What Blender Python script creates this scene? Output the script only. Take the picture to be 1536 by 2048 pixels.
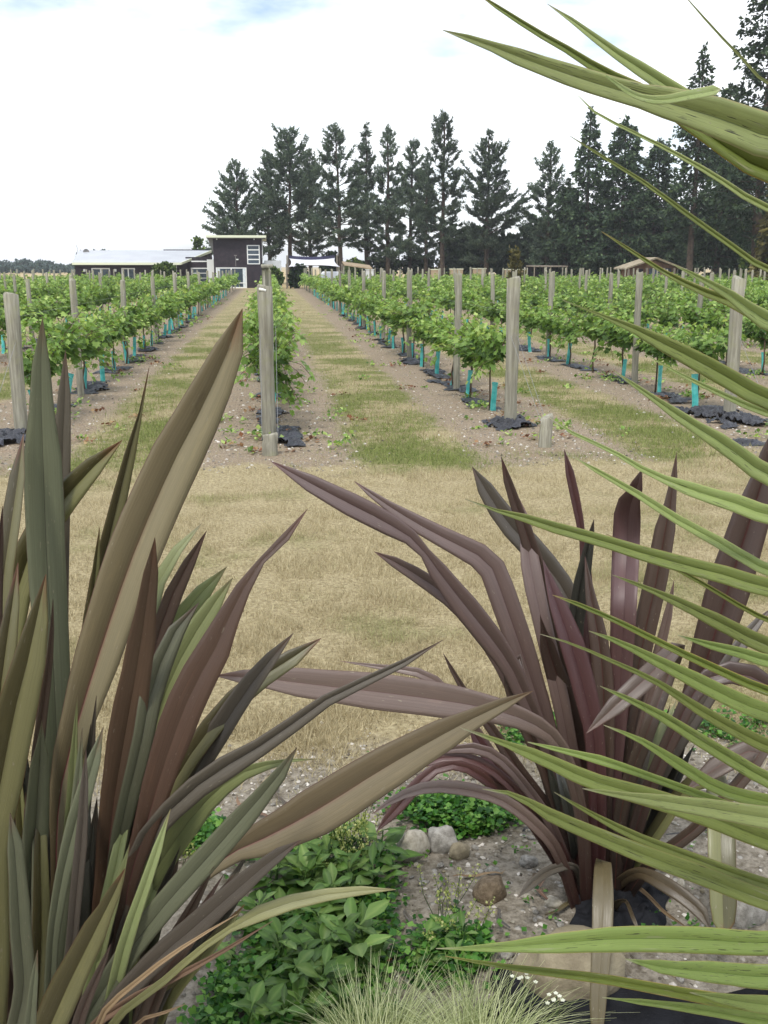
import bpy, bmesh, math, random
import numpy as np
from mathutils import Vector, Matrix, noise as mnoise

for o in list(bpy.data.objects):
    bpy.data.objects.remove(o, do_unlink=True)
sc = bpy.context.scene
COL = sc.collection
R_ = math.radians

# ------------------------------------------------------------------ camera
CAM_H = 1.95
FPX, CX, CY = 2000.0, 768.0, 1024.0            # photograph is 1536 x 2048
PITCH = math.atan((CY - 532.0) / FPX)
YAW = math.atan(230.0 / (FPX * math.cos(PITCH) + (CY - 532.0) * math.sin(PITCH)))
FH = Vector((math.sin(YAW), math.cos(YAW), 0))
RIGHT = Vector((math.cos(YAW), -math.sin(YAW), 0))
FWD = FH * math.cos(PITCH) - Vector((0, 0, 1)) * math.sin(PITCH)
UP = FH * math.sin(PITCH) + Vector((0, 0, 1)) * math.cos(PITCH)
CAMP = Vector((0, 0, CAM_H))
cam_d = bpy.data.cameras.new('camera')
cam_d.sensor_fit = 'VERTICAL'
cam_d.sensor_height = 36
cam_d.lens = 36 * FPX / 2048
cam_d.clip_start = 0.05
cam_d.clip_end = 6000
cam = bpy.data.objects.new('camera', cam_d)
COL.objects.link(cam)
m = Matrix((RIGHT, UP, -FWD)).transposed().to_4x4()
m.translation = CAMP
cam.matrix_world = m
sc.camera = cam

# ------------------------------------------------------------------ sky, sun, exposure
SUN_EL, SUN_AZ = R_(58), R_(205)               # azimuth clockwise from +Y: behind the camera, a little left
world = bpy.data.worlds.new('World')
sc.world = world
world.use_nodes = True
wn, wl = world.node_tree.nodes, world.node_tree.links
wn.clear()
w_out = wn.new('ShaderNodeOutputWorld')
w_bg = wn.new('ShaderNodeBackground')
w_bg.inputs['Strength'].default_value = 0.10
w_sky = wn.new('ShaderNodeTexSky')
w_sky.sky_type = 'NISHITA'
w_sky.sun_disc = False
w_sky.sun_elevation = SUN_EL
w_sky.sun_rotation = SUN_AZ
w_tc = wn.new('ShaderNodeTexCoord')
w_map = wn.new('ShaderNodeMapping')
w_map.inputs['Scale'].default_value = (1.0, 1.0, 3.2)
w_map.inputs['Location'].default_value = (0.18, 0.9, 0.42)
w_noise = wn.new('ShaderNodeTexNoise')
w_noise.inputs['Scale'].default_value = 1.9
w_noise.inputs['Detail'].default_value = 7
w_noise.inputs['Roughness'].default_value = 0.55
w_ramp = wn.new('ShaderNodeValToRGB')
w_ramp.color_ramp.elements[0].position = 0.40
w_ramp.color_ramp.elements[1].position = 0.52
w_ramp.color_ramp.elements[0].color = (0.0, 0.0, 0.0, 1)
w_mix = wn.new('ShaderNodeMixRGB')
w_mix.inputs['Color2'].default_value = (8.6, 8.9, 9.3, 1)
wl.new(w_tc.outputs['Generated'], w_map.inputs['Vector'])
wl.new(w_map.outputs['Vector'], w_noise.inputs['Vector'])
wl.new(w_noise.outputs['Fac'], w_ramp.inputs['Fac'])
wl.new(w_ramp.outputs['Color'], w_mix.inputs['Fac'])
wl.new(w_sky.outputs['Color'], w_mix.inputs['Color1'])
wl.new(w_mix.outputs['Color'], w_bg.inputs['Color'])
wl.new(w_bg.outputs['Background'], w_out.inputs['Surface'])

sun_d = bpy.data.lights.new('sun', 'SUN')
sun_d.energy = 1.5
sun_d.angle = R_(10)
sun_d.color = (1.0, 0.96, 0.9)
sun = bpy.data.objects.new('sun', sun_d)
COL.objects.link(sun)
sdir = Vector((math.sin(SUN_AZ) * math.cos(SUN_EL), math.cos(SUN_AZ) * math.cos(SUN_EL), math.sin(SUN_EL)))
sun.rotation_euler = (-sdir).to_track_quat('-Z', 'Y').to_euler()
sun.location = (0, 0, 30)

sc.view_settings.view_transform = 'Standard'
sc.view_settings.look = 'None'
sc.view_settings.exposure = 0.9
sc.view_settings.gamma = 1
sc.view_settings.use_curve_mapping = False
sc.cycles.max_bounces = 6
sc.cycles.transparent_max_bounces = 8

# ------------------------------------------------------------------ pixel helpers
def ray(px, py):
    return FWD + RIGHT * ((px - CX) / FPX) + UP * ((CY - py) / FPX)
def PT(px, py, d):
    return CAMP + ray(px, py) * d
def GR(px, py, z=0.0):
    r = ray(px, py)
    return CAMP + r * ((z - CAM_H) / r.z)
def AT(px, py, Y):
    r = ray(px, py)
    return CAMP + r * (Y / r.y)
def PR(p):
    q = Vector(p) - CAMP
    d = q.dot(FWD)
    return CX + FPX * q.dot(RIGHT) / d, CY - FPX * q.dot(UP) / d, d

# ------------------------------------------------------------------ mesh helpers
def srgb(r, g, b):
    f = lambda c: c / 12.92 if c <= 0.04045 else ((c + 0.055) / 1.055) ** 2.4
    return (f(r / 255), f(g / 255), f(b / 255), 1.0)

def mesh_np(name, V, F, mat=None, tint=None, uv=None, smooth=False):
    """V (n,3), F (m,k) arrays -> mesh; tint per vertex, uv per vertex"""
    V = np.asarray(V, np.float32)
    F = np.asarray(F, np.int32)
    k = F.shape[1]
    me = bpy.data.meshes.new(name)
    me.vertices.add(len(V))
    me.vertices.foreach_set('co', V.ravel())
    me.loops.add(F.size)
    me.loops.foreach_set('vertex_index', F.ravel())
    me.polygons.add(len(F))
    me.polygons.foreach_set('loop_start', np.arange(0, F.size, k, dtype=np.int32))
    me.polygons.foreach_set('loop_total', np.full(len(F), k, np.int32))
    me.polygons.foreach_set('use_smooth', np.full(len(F), bool(smooth)))
    if tint is not None:
        a = me.attributes.new('tint', 'FLOAT', 'POINT')
        a.data.foreach_set('value', np.asarray(tint, np.float32))
    if uv is not None:
        ul = me.uv_layers.new(name='UVMap')
        ul.data.foreach_set('uv', np.asarray(uv, np.float32)[F.ravel()].ravel())
    me.update(calc_edges=True)
    if mat:
        me.materials.append(mat)
    return me

def link(name, data, parent=None, loc=None):
    o = bpy.data.objects.new(name, data)
    COL.objects.link(o)
    if parent:
        o.parent = parent
    if loc is not None:
        o.location = loc
    return o

def tag(o, label=None, cat=None, group=None, kind=None):
    if label: o['label'] = label
    if cat: o['category'] = cat
    if group: o['group'] = group
    if kind: o['kind'] = kind
    return o

def thing(name, label, cat, loc=(0, 0, 0), rz=0.0, group=None):
    o = link(name, None)
    o.location = loc
    o.rotation_euler = (0, 0, rz)
    o.empty_display_size = 0.1
    return tag(o, label, cat, group)

def copy_tree(src, parent=None):
    c = src.copy()
    COL.objects.link(c)
    if parent:
        c.parent = parent
    for ch in CHILD.get(src.name, ()):
        copy_tree(ch, c)
    return c
CHILD = {}
def kid(parent, o):
    CHILD.setdefault(parent.name, []).append(o)
    return o

class MB:
    """collects vertices and faces, then builds one mesh"""
    def __init__(s):
        s.v, s.f = [], []
    def box(s, x0, x1, y0, y1, z0, z1):
        n = len(s.v)
        s.v += [(x, y, z) for z in (z0, z1) for y in (y0, y1) for x in (x0, x1)]
        s.f += [tuple(n + i for i in q) for q in ((0, 2, 3, 1), (4, 5, 7, 6), (0, 1, 5, 4), (2, 6, 7, 3), (0, 4, 6, 2), (1, 3, 7, 5))]
        return s
    def quad_prism(s, pts, off):
        n = len(s.v); k = len(pts)
        s.v += [tuple(p) for p in pts] + [tuple(Vector(p) + Vector(off)) for p in pts]
        s.f.append(tuple(range(n, n + k)))
        s.f.append(tuple(range(n + 2 * k - 1, n + k - 1, -1)))
        for i in range(k):
            j = (i + 1) % k
            s.f.append((n + i, n + k + i, n + k + j, n + j))
        return s
    def tube(s, pts, rad, n=6, cap=True):
        pts = [Vector(p) for p in pts]
        rings = []
        for i, p in enumerate(pts):
            t = (pts[min(i + 1, len(pts) - 1)] - pts[max(i - 1, 0)]).normalized()
            a = Vector((1, 0, 0)) if abs(t.x) < 0.8 else Vector((0, 1, 0))
            u = t.cross(a).normalized(); w = t.cross(u)
            r = rad[i] if hasattr(rad, '__len__') else rad
            st = len(s.v)
            s.v += [tuple(p + (u * math.cos(2 * math.pi * k / n) + w * math.sin(2 * math.pi * k / n)) * r) for k in range(n)]
            rings.append(st)
        for a, b in zip(rings, rings[1:]):
            for k in range(n):
                s.f.append((a + k, a + (k + 1) % n, b + (k + 1) % n, b + k))
        if cap:
            s.f.append(tuple(rings[-1] + k for k in range(n)))
            s.f.append(tuple(rings[0] + k for k in reversed(range(n))))
        return s
    def mesh(s, name, mat, smooth=False):
        me = bpy.data.meshes.new(name)
        me.from_pydata(s.v, [], s.f)
        bm = bmesh.new(); bm.from_mesh(me)
        bmesh.ops.recalc_face_normals(bm, faces=bm.faces)
        bm.to_mesh(me); bm.free()
        if smooth:
            me.polygons.foreach_set('use_smooth', [True] * len(me.polygons))
        me.materials.append(mat)
        return me
    def build(s, name, mat, parent=None, smooth=False):
        return link(name, s.mesh(name, mat, smooth), parent)

# ------------------------------------------------------------------ materials
def new_mat(name):
    mt = bpy.data.materials.new(name)
    mt.use_nodes = True
    nt = mt.node_tree
    b = nt.nodes['Principled BSDF']
    b.inputs['Specular IOR Level'].default_value = 0.3
    return mt, nt, b
def nd(nt, t, **kw):
    n = nt.nodes.new(t)
    for k, v in kw.items():
        if k.startswith('_'):
            setattr(n, k[1:], v)
        else:
            n.inputs[k.replace('__', ' ')].default_value = v
    return n
def mth(nt, op, a, b=None, c=None, clamp=False):
    n = nt.nodes.new('ShaderNodeMath'); n.operation = op; n.use_clamp = clamp
    for i, x in enumerate((a, b, c)):
        if x is None: continue
        if isinstance(x, (int, float)): n.inputs[i].default_value = x
        else: nt.links.new(x, n.inputs[i])
    return n.outputs[0]
def mixc(nt, fac, c1, c2, mode='MIX'):
    n = nt.nodes.new('ShaderNodeMixRGB'); n.blend_type = mode
    for key, x in (('Fac', fac), ('Color1', c1), ('Color2', c2)):
        if isinstance(x, (int, float)): n.inputs[key].default_value = x
        elif isinstance(x, tuple): n.inputs[key].default_value = x
        else: nt.links.new(x, n.inputs[key])
    return n.outputs[0]
def sstep(nt, x, lo, hi):
    n = nt.nodes.new('ShaderNodeMapRange'); n.interpolation_type = 'SMOOTHSTEP'
    nt.links.new(x, n.inputs['Value'])
    n.inputs['From Min'].default_value = lo; n.inputs['From Max'].default_value = hi
    return n.outputs['Result']
def noise_n(nt, vec, scale, detail=4, rough=0.55):
    n = nd(nt, 'ShaderNodeTexNoise', Scale=scale, Detail=detail, Roughness=rough)
    if vec is not None: nt.links.new(vec, n.inputs['Vector'])
    return n.outputs['Fac']

def plain(name, c1, c2=None, scale=4.0, rough=0.7, bump=0.0, bscale=40, spec=0.3, metal=0.0, stretch=None):
    mt, nt, b = new_mat(name)
    b.inputs['Roughness'].default_value = rough
    b.inputs['Specular IOR Level'].default_value = spec
    b.inputs['Metallic'].default_value = metal
    tc = nt.nodes.new('ShaderNodeTexCoord')
    vec = tc.outputs['Object']
    if stretch:
        mp = nd(nt, 'ShaderNodeMapping', Scale=stretch); nt.links.new(vec, mp.inputs['Vector']); vec = mp.outputs['Vector']
    if c2:
        f = noise_n(nt, vec, scale, 6, 0.6)
        f = sstep(nt, f, 0.3, 0.7)
        nt.links.new(mixc(nt, f, c1, c2), b.inputs['Base Color'])
    else:
        b.inputs['Base Color'].default_value = c1
    if bump:
        f = noise_n(nt, vec, bscale, 6, 0.65)
        bp = nd(nt, 'ShaderNodeBump', Strength=bump, Distance=0.02)
        nt.links.new(f, bp.inputs['Height']); nt.links.new(bp.outputs['Normal'], b.inputs['Normal'])
    return mt

def foliage_mat(name, dark, mid, light, trans=0.25, rough=0.55, spec=0.25, obj_var=0.2):
    """per-leaf 'tint' picks dark..light; a share of light passes through"""
    mt, nt, b = new_mat(name)
    at = nd(nt, 'ShaderNodeAttribute', _attribute_name='tint')
    rp = nt.nodes.new('ShaderNodeValToRGB')
    e = rp.color_ramp.elements
    e[0].color = dark; e[1].color = light; e[0].position = 0.05; e[1].position = 0.95
    mm = e.new(0.5); mm.color = mid
    nt.links.new(at.outputs['Fac'], rp.inputs['Fac'])
    oi = nt.nodes.new('ShaderNodeObjectInfo')
    val = mth(nt, 'MULTIPLY_ADD', oi.outputs['Random'], obj_var * 2, 1.0 - obj_var)
    hs = nd(nt, 'ShaderNodeHueSaturation')
    nt.links.new(rp.outputs['Color'], hs.inputs['Color']); nt.links.new(val, hs.inputs['Value'])
    nt.links.new(hs.outputs['Color'], b.inputs['Base Color'])
    b.inputs['Roughness'].default_value = rough
    b.inputs['Specular IOR Level'].default_value = spec
    if trans > 0:
        tr = nt.nodes.new('ShaderNodeBsdfTranslucent')
        nt.links.new(mixc(nt, 1.0, hs.outputs['Color'], (1.25, 1.2, 0.7, 1), 'MULTIPLY'), tr.inputs['Color'])
        mx = nd(nt, 'ShaderNodeMixShader', Fac=trans)
        nt.links.new(b.outputs[0], mx.inputs[1]); nt.links.new(tr.outputs[0], mx.inputs[2])
        nt.links.new(mx.outputs[0], nt.nodes['Material Output'].inputs['Surface'])
    return mt

def blade_mat(name, base, mid, tip, rib, edge, half=None, ribw=0.03, flecks=False, trans=0.1, rough=0.36, ribfade=1.0, edgew=0.018, val=1.0):
    """long strap leaf: UV u across, v from base to tip"""
    mt, nt, b = new_mat(name)
    uv = nt.nodes.new('ShaderNodeUVMap'); uv.uv_map = 'UVMap'
    sp = nt.nodes.new('ShaderNodeSeparateXYZ'); nt.links.new(uv.outputs['UV'], sp.inputs[0])
    u, v = sp.outputs['X'], sp.outputs['Y']
    oi = nt.nodes.new('ShaderNodeObjectInfo')
    cb = nt.nodes.new('ShaderNodeCombineXYZ')
    nt.links.new(mth(nt, 'MULTIPLY', u, 46.0), cb.inputs['X'])
    nt.links.new(mth(nt, 'MULTIPLY', v, 3.0), cb.inputs['Y'])
    nt.links.new(mth(nt, 'MULTIPLY', oi.outputs['Random'], 60.0), cb.inputs['Z'])
    streak = noise_n(nt, cb.outputs[0], 1.0, 5, 0.6)
    cb2 = nt.nodes.new('ShaderNodeCombineXYZ')
    nt.links.new(mth(nt, 'MULTIPLY', u, 2.0), cb2.inputs['X'])
    nt.links.new(mth(nt, 'MULTIPLY', v, 5.0), cb2.inputs['Y'])
    nt.links.new(mth(nt, 'MULTIPLY', oi.outputs['Random'], 90.0), cb2.inputs['Z'])
    blot = noise_n(nt, cb2.outputs[0], 1.0, 4, 0.55)
    vv = mth(nt, 'ADD', v, mth(nt, 'MULTIPLY_ADD', blot, 0.5, -0.25))
    col = mixc(nt, sstep(nt, vv, 0.05, 0.55), base, mid)
    if half:
        col = mixc(nt, mth(nt, 'MULTIPLY', sstep(nt, u, 0.495, 0.505), 0.85), col, half)  # one side of the rib painted lighter, imitating light on the fold
    col = mixc(nt, mth(nt, 'MULTIPLY', sstep(nt, mth(nt, 'ADD', v, mth(nt, 'MULTIPLY_ADD', blot, 0.12, -0.06)), 0.955, 1.01), 0.8), col, tip)
    col = mixc(nt, mth(nt, 'MULTIPLY', sstep(nt, streak, 0.30, 0.70), 0.42), col, mixc(nt, 1.0, col, (0.60, 0.60, 0.58, 1), 'MULTIPLY'))
    cbw = nt.nodes.new('ShaderNodeCombineXYZ')
    nt.links.new(mth(nt, 'MULTIPLY', u, 5.0), cbw.inputs['X'])
    nt.links.new(mth(nt, 'MULTIPLY', v, 14.0), cbw.inputs['Y'])
    nt.links.new(mth(nt, 'MULTIPLY', oi.outputs['Random'], 44.0), cbw.inputs['Z'])
    wear = noise_n(nt, cbw.outputs[0], 1.0, 6, 0.68)
    col = mixc(nt, mth(nt, 'MULTIPLY', sstep(nt, wear, 0.52, 0.72), 0.38), col, mixc(nt, 1.0, col, (1.5, 1.45, 1.4, 1), 'MULTIPLY'))
    col = mixc(nt, mth(nt, 'MULTIPLY', sstep(nt, wear, 0.35, 0.27), 0.5), col, mixc(nt, 1.0, col, (0.5, 0.46, 0.42, 1), 'MULTIPLY'))
    cbs = nt.nodes.new('ShaderNodeCombineXYZ')
    nt.links.new(mth(nt, 'MULTIPLY', u, 16.0), cbs.inputs['X'])
    nt.links.new(mth(nt, 'MULTIPLY', v, 70.0), cbs.inputs['Y'])
    nt.links.new(mth(nt, 'MULTIPLY', oi.outputs['Random'], 23.0), cbs.inputs['Z'])
    spots_ = noise_n(nt, cbs.outputs[0], 1.0, 2, 0.5)
    col = mixc(nt, mth(nt, 'MULTIPLY', sstep(nt, spots_, 0.70, 0.74), 0.6), col, (0.30, 0.26, 0.19, 1))
    if flecks:
        cb3 = nt.nodes.new('ShaderNodeCombineXYZ')
        nt.links.new(mth(nt, 'MULTIPLY', u, 26.0), cb3.inputs['X'])
        nt.links.new(mth(nt, 'MULTIPLY', v, 24.0), cb3.inputs['Y'])
        nt.links.new(mth(nt, 'MULTIPLY', oi.outputs['Random'], 75.0), cb3.inputs['Z'])
        fl = noise_n(nt, cb3.outputs[0], 1.0, 2, 0.5)
        fm = mth(nt, 'MULTIPLY', sstep(nt, fl, 0.635, 0.68), sstep(nt, blot, 0.38, 0.50))
        col = mixc(nt, mth(nt, 'MULTIPLY', fm, 0.85), col, (0.022, 0.016, 0.01, 1))
        cb4 = nt.nodes.new('ShaderNodeCombineXYZ')
        nt.links.new(mth(nt, 'MULTIPLY', u, 9.0), cb4.inputs['X'])
        nt.links.new(mth(nt, 'MULTIPLY', v, 9.0), cb4.inputs['Y'])
        nt.links.new(mth(nt, 'MULTIPLY', oi.outputs['Random'], 35.0), cb4.inputs['Z'])
        f4 = noise_n(nt, cb4.outputs[0], 1.0, 3, 0.6)
        col = mixc(nt, mth(nt, 'MULTIPLY', sstep(nt, f4, 0.62, 0.72), 0.55), col, (0.42, 0.40, 0.27, 1))
    d = mth(nt, 'ABSOLUTE', mth(nt, 'SUBTRACT', u, 0.5))
    ribm = sstep(nt, mth(nt, 'MULTIPLY', d, -1.0), -ribw, -ribw * 0.3)
    ribm = mth(nt, 'MULTIPLY', ribm, mth(nt, 'SUBTRACT', 1.0, mth(nt, 'MULTIPLY', v, ribfade), None, True))
    col = mixc(nt, ribm, col, rib)
    edm = mth(nt, 'MULTIPLY', sstep(nt, d, 0.5 - edgew, 0.5 - edgew * 0.4), 0.75)
    col = mixc(nt, edm, col, edge)
    hs = nd(nt, 'ShaderNodeHueSaturation')
    nt.links.new(mth(nt, 'MULTIPLY_ADD', oi.outputs['Random'], 0.36 * val, 0.68 * val), hs.inputs['Value'])
    nt.links.new(mth(nt, 'MULTIPLY_ADD', oi.outputs['Random'], 0.024, 0.488), hs.inputs['Hue'])
    nt.links.new(col, hs.inputs['Color'])
    col = hs.outputs['Color']
    nt.links.new(col, b.inputs['Base Color'])
    b.inputs['Specular IOR Level'].default_value = 0.75
    nt.links.new(mth(nt, 'MULTIPLY_ADD', blot, 0.2, rough - 0.1), b.inputs['Roughness'])
    bp = nd(nt, 'ShaderNodeBump', Strength=0.55, Distance=0.0016)
    nt.links.new(streak, bp.inputs['Height']); nt.links.new(bp.outputs['Normal'], b.inputs['Normal'])
    if trans:
        tr = nt.nodes.new('ShaderNodeBsdfTranslucent'); nt.links.new(col, tr.inputs['Color'])
        mx = nd(nt, 'ShaderNodeMixShader', Fac=trans)
        nt.links.new(b.outputs[0], mx.inputs[1]); nt.links.new(tr.outputs[0], mx.inputs[2])
        nt.links.new(mx.outputs[0], nt.nodes['Material Output'].inputs['Surface'])
    return mt

ROW = 3.02          # row spacing
ROW0 = -0.03         # x of the row in line with the camera
Y_LAWN = 3.75       # garden bed ends, lawn begins
Y_SOIL = 9.7        # lawn ends, vineyard soil begins
Y_END = 90.0        # far end of the rows

def ground_nodes(nt):
    """masks by world position: (vineyard, aisle grass, green patch, garden, position)"""
    g = nt.nodes.new('ShaderNodeNewGeometry')
    pos = g.outputs['Position']
    sp = nt.nodes.new('ShaderNodeSeparateXYZ'); nt.links.new(pos, sp.inputs[0])
    X, Y = sp.outputs['X'], sp.outputs['Y']
    n1 = noise_n(nt, pos, 0.9, 5, 0.6)
    n2 = noise_n(nt, pos, 3.2, 5, 0.65)
    edge = mth(nt, 'ADD', mth(nt, 'MULTIPLY_ADD', n1, 3.6, -1.8), mth(nt, 'MULTIPLY_ADD', n2, 0.8, -0.4))
    vine = sstep(nt, mth(nt, 'ADD', Y, edge), Y_SOIL - 0.25, Y_SOIL + 0.35)
    u = mth(nt, 'FRACT', mth(nt, 'ADD', mth(nt, 'DIVIDE', mth(nt, 'SUBTRACT', X, ROW0), ROW), 100.0))
    dmid = mth(nt, 'MULTIPLY', mth(nt, 'ABSOLUTE', mth(nt, 'SUBTRACT', u, 0.5)), ROW)
    dm = mth(nt, 'ADD', dmid, mth(nt, 'ADD', mth(nt, 'MULTIPLY_ADD', n1, 0.7, -0.35), mth(nt, 'MULTIPLY_ADD', n2, 0.5, -0.25)))
    aisle = sstep(nt, mth(nt, 'MULTIPLY', dm, -1.0), -0.76, -0.45)
    n3 = noise_n(nt, pos, 0.55, 4, 0.6)
    garden = sstep(nt, mth(nt, 'ADD', Y, mth(nt, 'MULTIPLY_ADD', n2, 0.9, -0.45)), Y_LAWN + 0.2, Y_LAWN - 0.2)
    return pos, vine, aisle, n3, garden, n1, n2, X, Y

def ground_material():
    mt, nt, b = new_mat('ground')
    pos, vine, aisle, n3, garden, n1, n2, X, Y = ground_nodes(nt)
    fine = noise_n(nt, pos, 38, 6, 0.7)
    mid = noise_n(nt, pos, 9, 5, 0.6)
    straw = mixc(nt, sstep(nt, fine, 0.3, 0.7), srgb(126, 114, 86), srgb(182, 169, 134))
    green = mixc(nt, sstep(nt, fine, 0.3, 0.7), srgb(78, 84, 46), srgb(128, 130, 78))
    lawn = mixc(nt, mth(nt, 'MULTIPLY', sstep(nt, n3, 0.52, 0.66), 0.5), straw, green)
    dirt = mixc(nt, sstep(nt, fine, 0.32, 0.68), srgb(110, 97, 82), srgb(164, 150, 130))
    dirt = mixc(nt, mth(nt, 'MULTIPLY', sstep(nt, mid, 0.45, 0.65), 0.5), dirt, srgb(148, 132, 108))
    dirt = mixc(nt, mth(nt, 'MULTIPLY', sstep(nt, n2, 0.54, 0.66), 0.22), dirt, srgb(134, 104, 82))
    vor = nd(nt, 'ShaderNodeTexVoronoi', Scale=26.0); nt.links.new(pos, vor.inputs['Vector'])
    vcol = nt.nodes.new('ShaderNodeSeparateXYZ'); nt.links.new(vor.outputs['Color'], vcol.inputs[0])
    st = mth(nt, 'MULTIPLY', sstep(nt, mth(nt, 'MULTIPLY', vor.outputs['Distance'], -1.0), -0.33, -0.2), sstep(nt, vcol.outputs['X'], 0.72, 0.76))
    dirt = mixc(nt, mth(nt, 'MULTIPLY', st, 0.7), dirt, srgb(196, 186, 172))
    agr = mixc(nt, sstep(nt, mth(nt, 'ADD', n3, mth(nt, 'MULTIPLY_ADD', mid, 0.4, -0.2)), 0.40, 0.58), straw, green)
    # far ends of the aisles are drier
    agr = mixc(nt, mth(nt, 'MULTIPLY', sstep(nt, Y, 22.0, 45.0), 0.6), agr, straw)
    vcolr = mixc(nt, aisle, dirt, agr)
    col = mixc(nt, vine, lawn, vcolr)
    grav = mixc(nt, sstep(nt, fine, 0.3, 0.7), srgb(104, 96, 82), srgb(160, 152, 138))
    grav = mixc(nt, mth(nt, 'MULTIPLY', st, 0.6), grav, srgb(186, 182, 174))
    col = mixc(nt, garden, col, grav)
    # beyond the rows: pale dry paddock
    far = sstep(nt, Y, Y_END + 1.0, Y_END + 4.0)
    col = mixc(nt, far, col, mixc(nt, n1, srgb(150, 132, 96), srgb(196, 178, 138)))
    nt.links.new(col, b.inputs['Base Color'])
    b.inputs['Roughness'].default_value = 0.95
    b.inputs['Specular IOR Level'].default_value = 0.1
    bp = nd(nt, 'ShaderNodeBump', Strength=0.7, Distance=0.03)
    hgt = mth(nt, 'ADD', fine, mth(nt, 'MULTIPLY', st, 0.5))
    nt.links.new(hgt, bp.inputs['Height']); nt.links.new(bp.outputs['Normal'], b.inputs['Normal'])
    return mt

def grass_material():
    mt, nt, b = new_mat('grass_blades')
    pos, vine, aisle, n3, garden, n1, n2, X, Y = ground_nodes(nt)
    mid = noise_n(nt, pos, 9, 5, 0.6)
    at = nd(nt, 'ShaderNodeAttribute', _attribute_name='tint')
    t = at.outputs['Fac']
    straw = mixc(nt, t, srgb(140, 126, 92), srgb(212, 200, 164))
    green = mixc(nt, t, srgb(92, 108, 50), srgb(150, 158, 92))
    gl = sstep(nt, mth(nt, 'ADD', n3, mth(nt, 'MULTIPLY_ADD', t, 0.16, -0.08)), 0.54, 0.68)
    gl = mth(nt, 'MULTIPLY', gl, 0.7)
    ga = sstep(nt, mth(nt, 'ADD', mth(nt, 'ADD', n3, mth(nt, 'MULTIPLY_ADD', mid, 0.4, -0.2)), mth(nt, 'MULTIPLY_ADD', t, 0.16, -0.08)), 0.38, 0.52)
    ga = mth(nt, 'MULTIPLY', ga, mth(nt, 'MULTIPLY_ADD', sstep(nt, Y, 22.0, 45.0), -0.6, 1.0))
    g = mth(nt, 'ADD', mth(nt, 'MULTIPLY', gl, mth(nt, 'SUBTRACT', 1.0, vine)), mth(nt, 'MULTIPLY', ga, vine))
    col = mixc(nt, g, straw, green)
    nt.links.new(col, b.inputs['Base Color'])
    b.inputs['Roughness'].default_value = 0.7
    tr = nt.nodes.new('ShaderNodeBsdfTranslucent'); nt.links.new(col, tr.inputs['Color'])
    mx = nd(nt, 'ShaderNodeMixShader', Fac=0.3)
    nt.links.new(b.outputs[0], mx.inputs[1]); nt.links.new(tr.outputs[0], mx.inputs[2])
    nt.links.new(mx.outputs[0], nt.nodes['Material Output'].inputs['Surface'])
    return mt

def post_material():
    mt, nt, b = new_mat('weathered_post')
    tc = nt.nodes.new('ShaderNodeTexCoord')
    oi = nt.nodes.new('ShaderNodeObjectInfo')
    mp = nd(nt, 'ShaderNodeMapping', Scale=(34, 34, 2.2)); nt.links.new(tc.outputs['Object'], mp.inputs['Vector'])
    cb = nt.nodes.new('ShaderNodeCombineXYZ'); nt.links.new(mth(nt, 'MULTIPLY', oi.outputs['Random'], 40), cb.inputs['X'])
    ad = nd(nt, 'ShaderNodeVectorMath', _operation='ADD'); nt.links.new(mp.outputs['Vector'], ad.inputs[0]); nt.links.new(cb.outputs[0], ad.inputs[1])
    grain = noise_n(nt, ad.outputs[0], 1.0, 7, 0.65)
    big = noise_n(nt, tc.outputs['Object'], 5.0, 4, 0.6)
    col = mixc(nt, sstep(nt, grain, 0.33, 0.68), srgb(122, 118, 104), srgb(156, 153, 138))
    col = mixc(nt, mth(nt, 'MULTIPLY', sstep(nt, big, 0.5, 0.65), 0.4), col, srgb(140, 140, 108))
    crack = sstep(nt, grain, 0.30, 0.26)
    col = mixc(nt, mth(nt, 'MULTIPLY', crack, 0.5), col, srgb(70, 66, 58))
    hs = nd(nt, 'ShaderNodeHueSaturation'); nt.links.new(col, hs.inputs['Color'])
    nt.links.new(mth(nt, 'MULTIPLY_ADD', oi.outputs['Random'], 0.3, 0.85), hs.inputs['Value'])
    nt.links.new(hs.outputs['Color'], b.inputs['Base Color'])
    b.inputs['Roughness'].default_value = 0.9
    bp = nd(nt, 'ShaderNodeBump', Strength=0.6, Distance=0.01)
    nt.links.new(grain, bp.inputs['Height']); nt.links.new(bp.outputs['Normal'], b.inputs['Normal'])
    return mt

M = {}
M['ground'] = ground_material()
M['grass'] = grass_material()
M['post'] = post_material()
M['vine_leaf'] = foliage_mat('vine_leaf', srgb(70, 98, 46), srgb(124, 156, 78), srgb(184, 204, 124), 0.40, 0.5, 0.3, 0.12)
M['vine_wood'] = plain('vine_wood', srgb(70, 56, 44), srgb(104, 88, 70), 18, 0.9, 0.5)
M['guard'] = plain('guard_plastic', srgb(48, 158, 154), srgb(104, 192, 186), 9, 0.45, spec=0.4)
M['plastic'] = plain('black_polythene', srgb(26, 26, 30), srgb(58, 60, 68), 8, 0.38, 0.8, 45, spec=0.5)
M['wire'] = plain('galvanised_wire', srgb(150, 150, 150), None, rough=0.5, metal=0.6)
M['pine'] = foliage_mat('pine_needles', srgb(54, 68, 60), srgb(86, 104, 88), srgb(122, 136, 112), 0.32, 0.6, 0.2, 0.22)
M['fir'] = foliage_mat('fir_needles', srgb(36, 50, 38), srgb(60, 78, 58), srgb(98, 116, 80), 0.25, 0.6, 0.2, 0.2)
M['olive_tree'] = foliage_mat('olive_needles', srgb(50, 48, 24), srgb(92, 88, 48), srgb(140, 130, 78), 0.15, 0.6, 0.2, 0.1)
M['shrub'] = foliage_mat('shrub_leaves', srgb(38, 56, 26), srgb(84, 108, 50), srgb(140, 156, 84), 0.25, 0.55, 0.2, 0.2)
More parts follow.
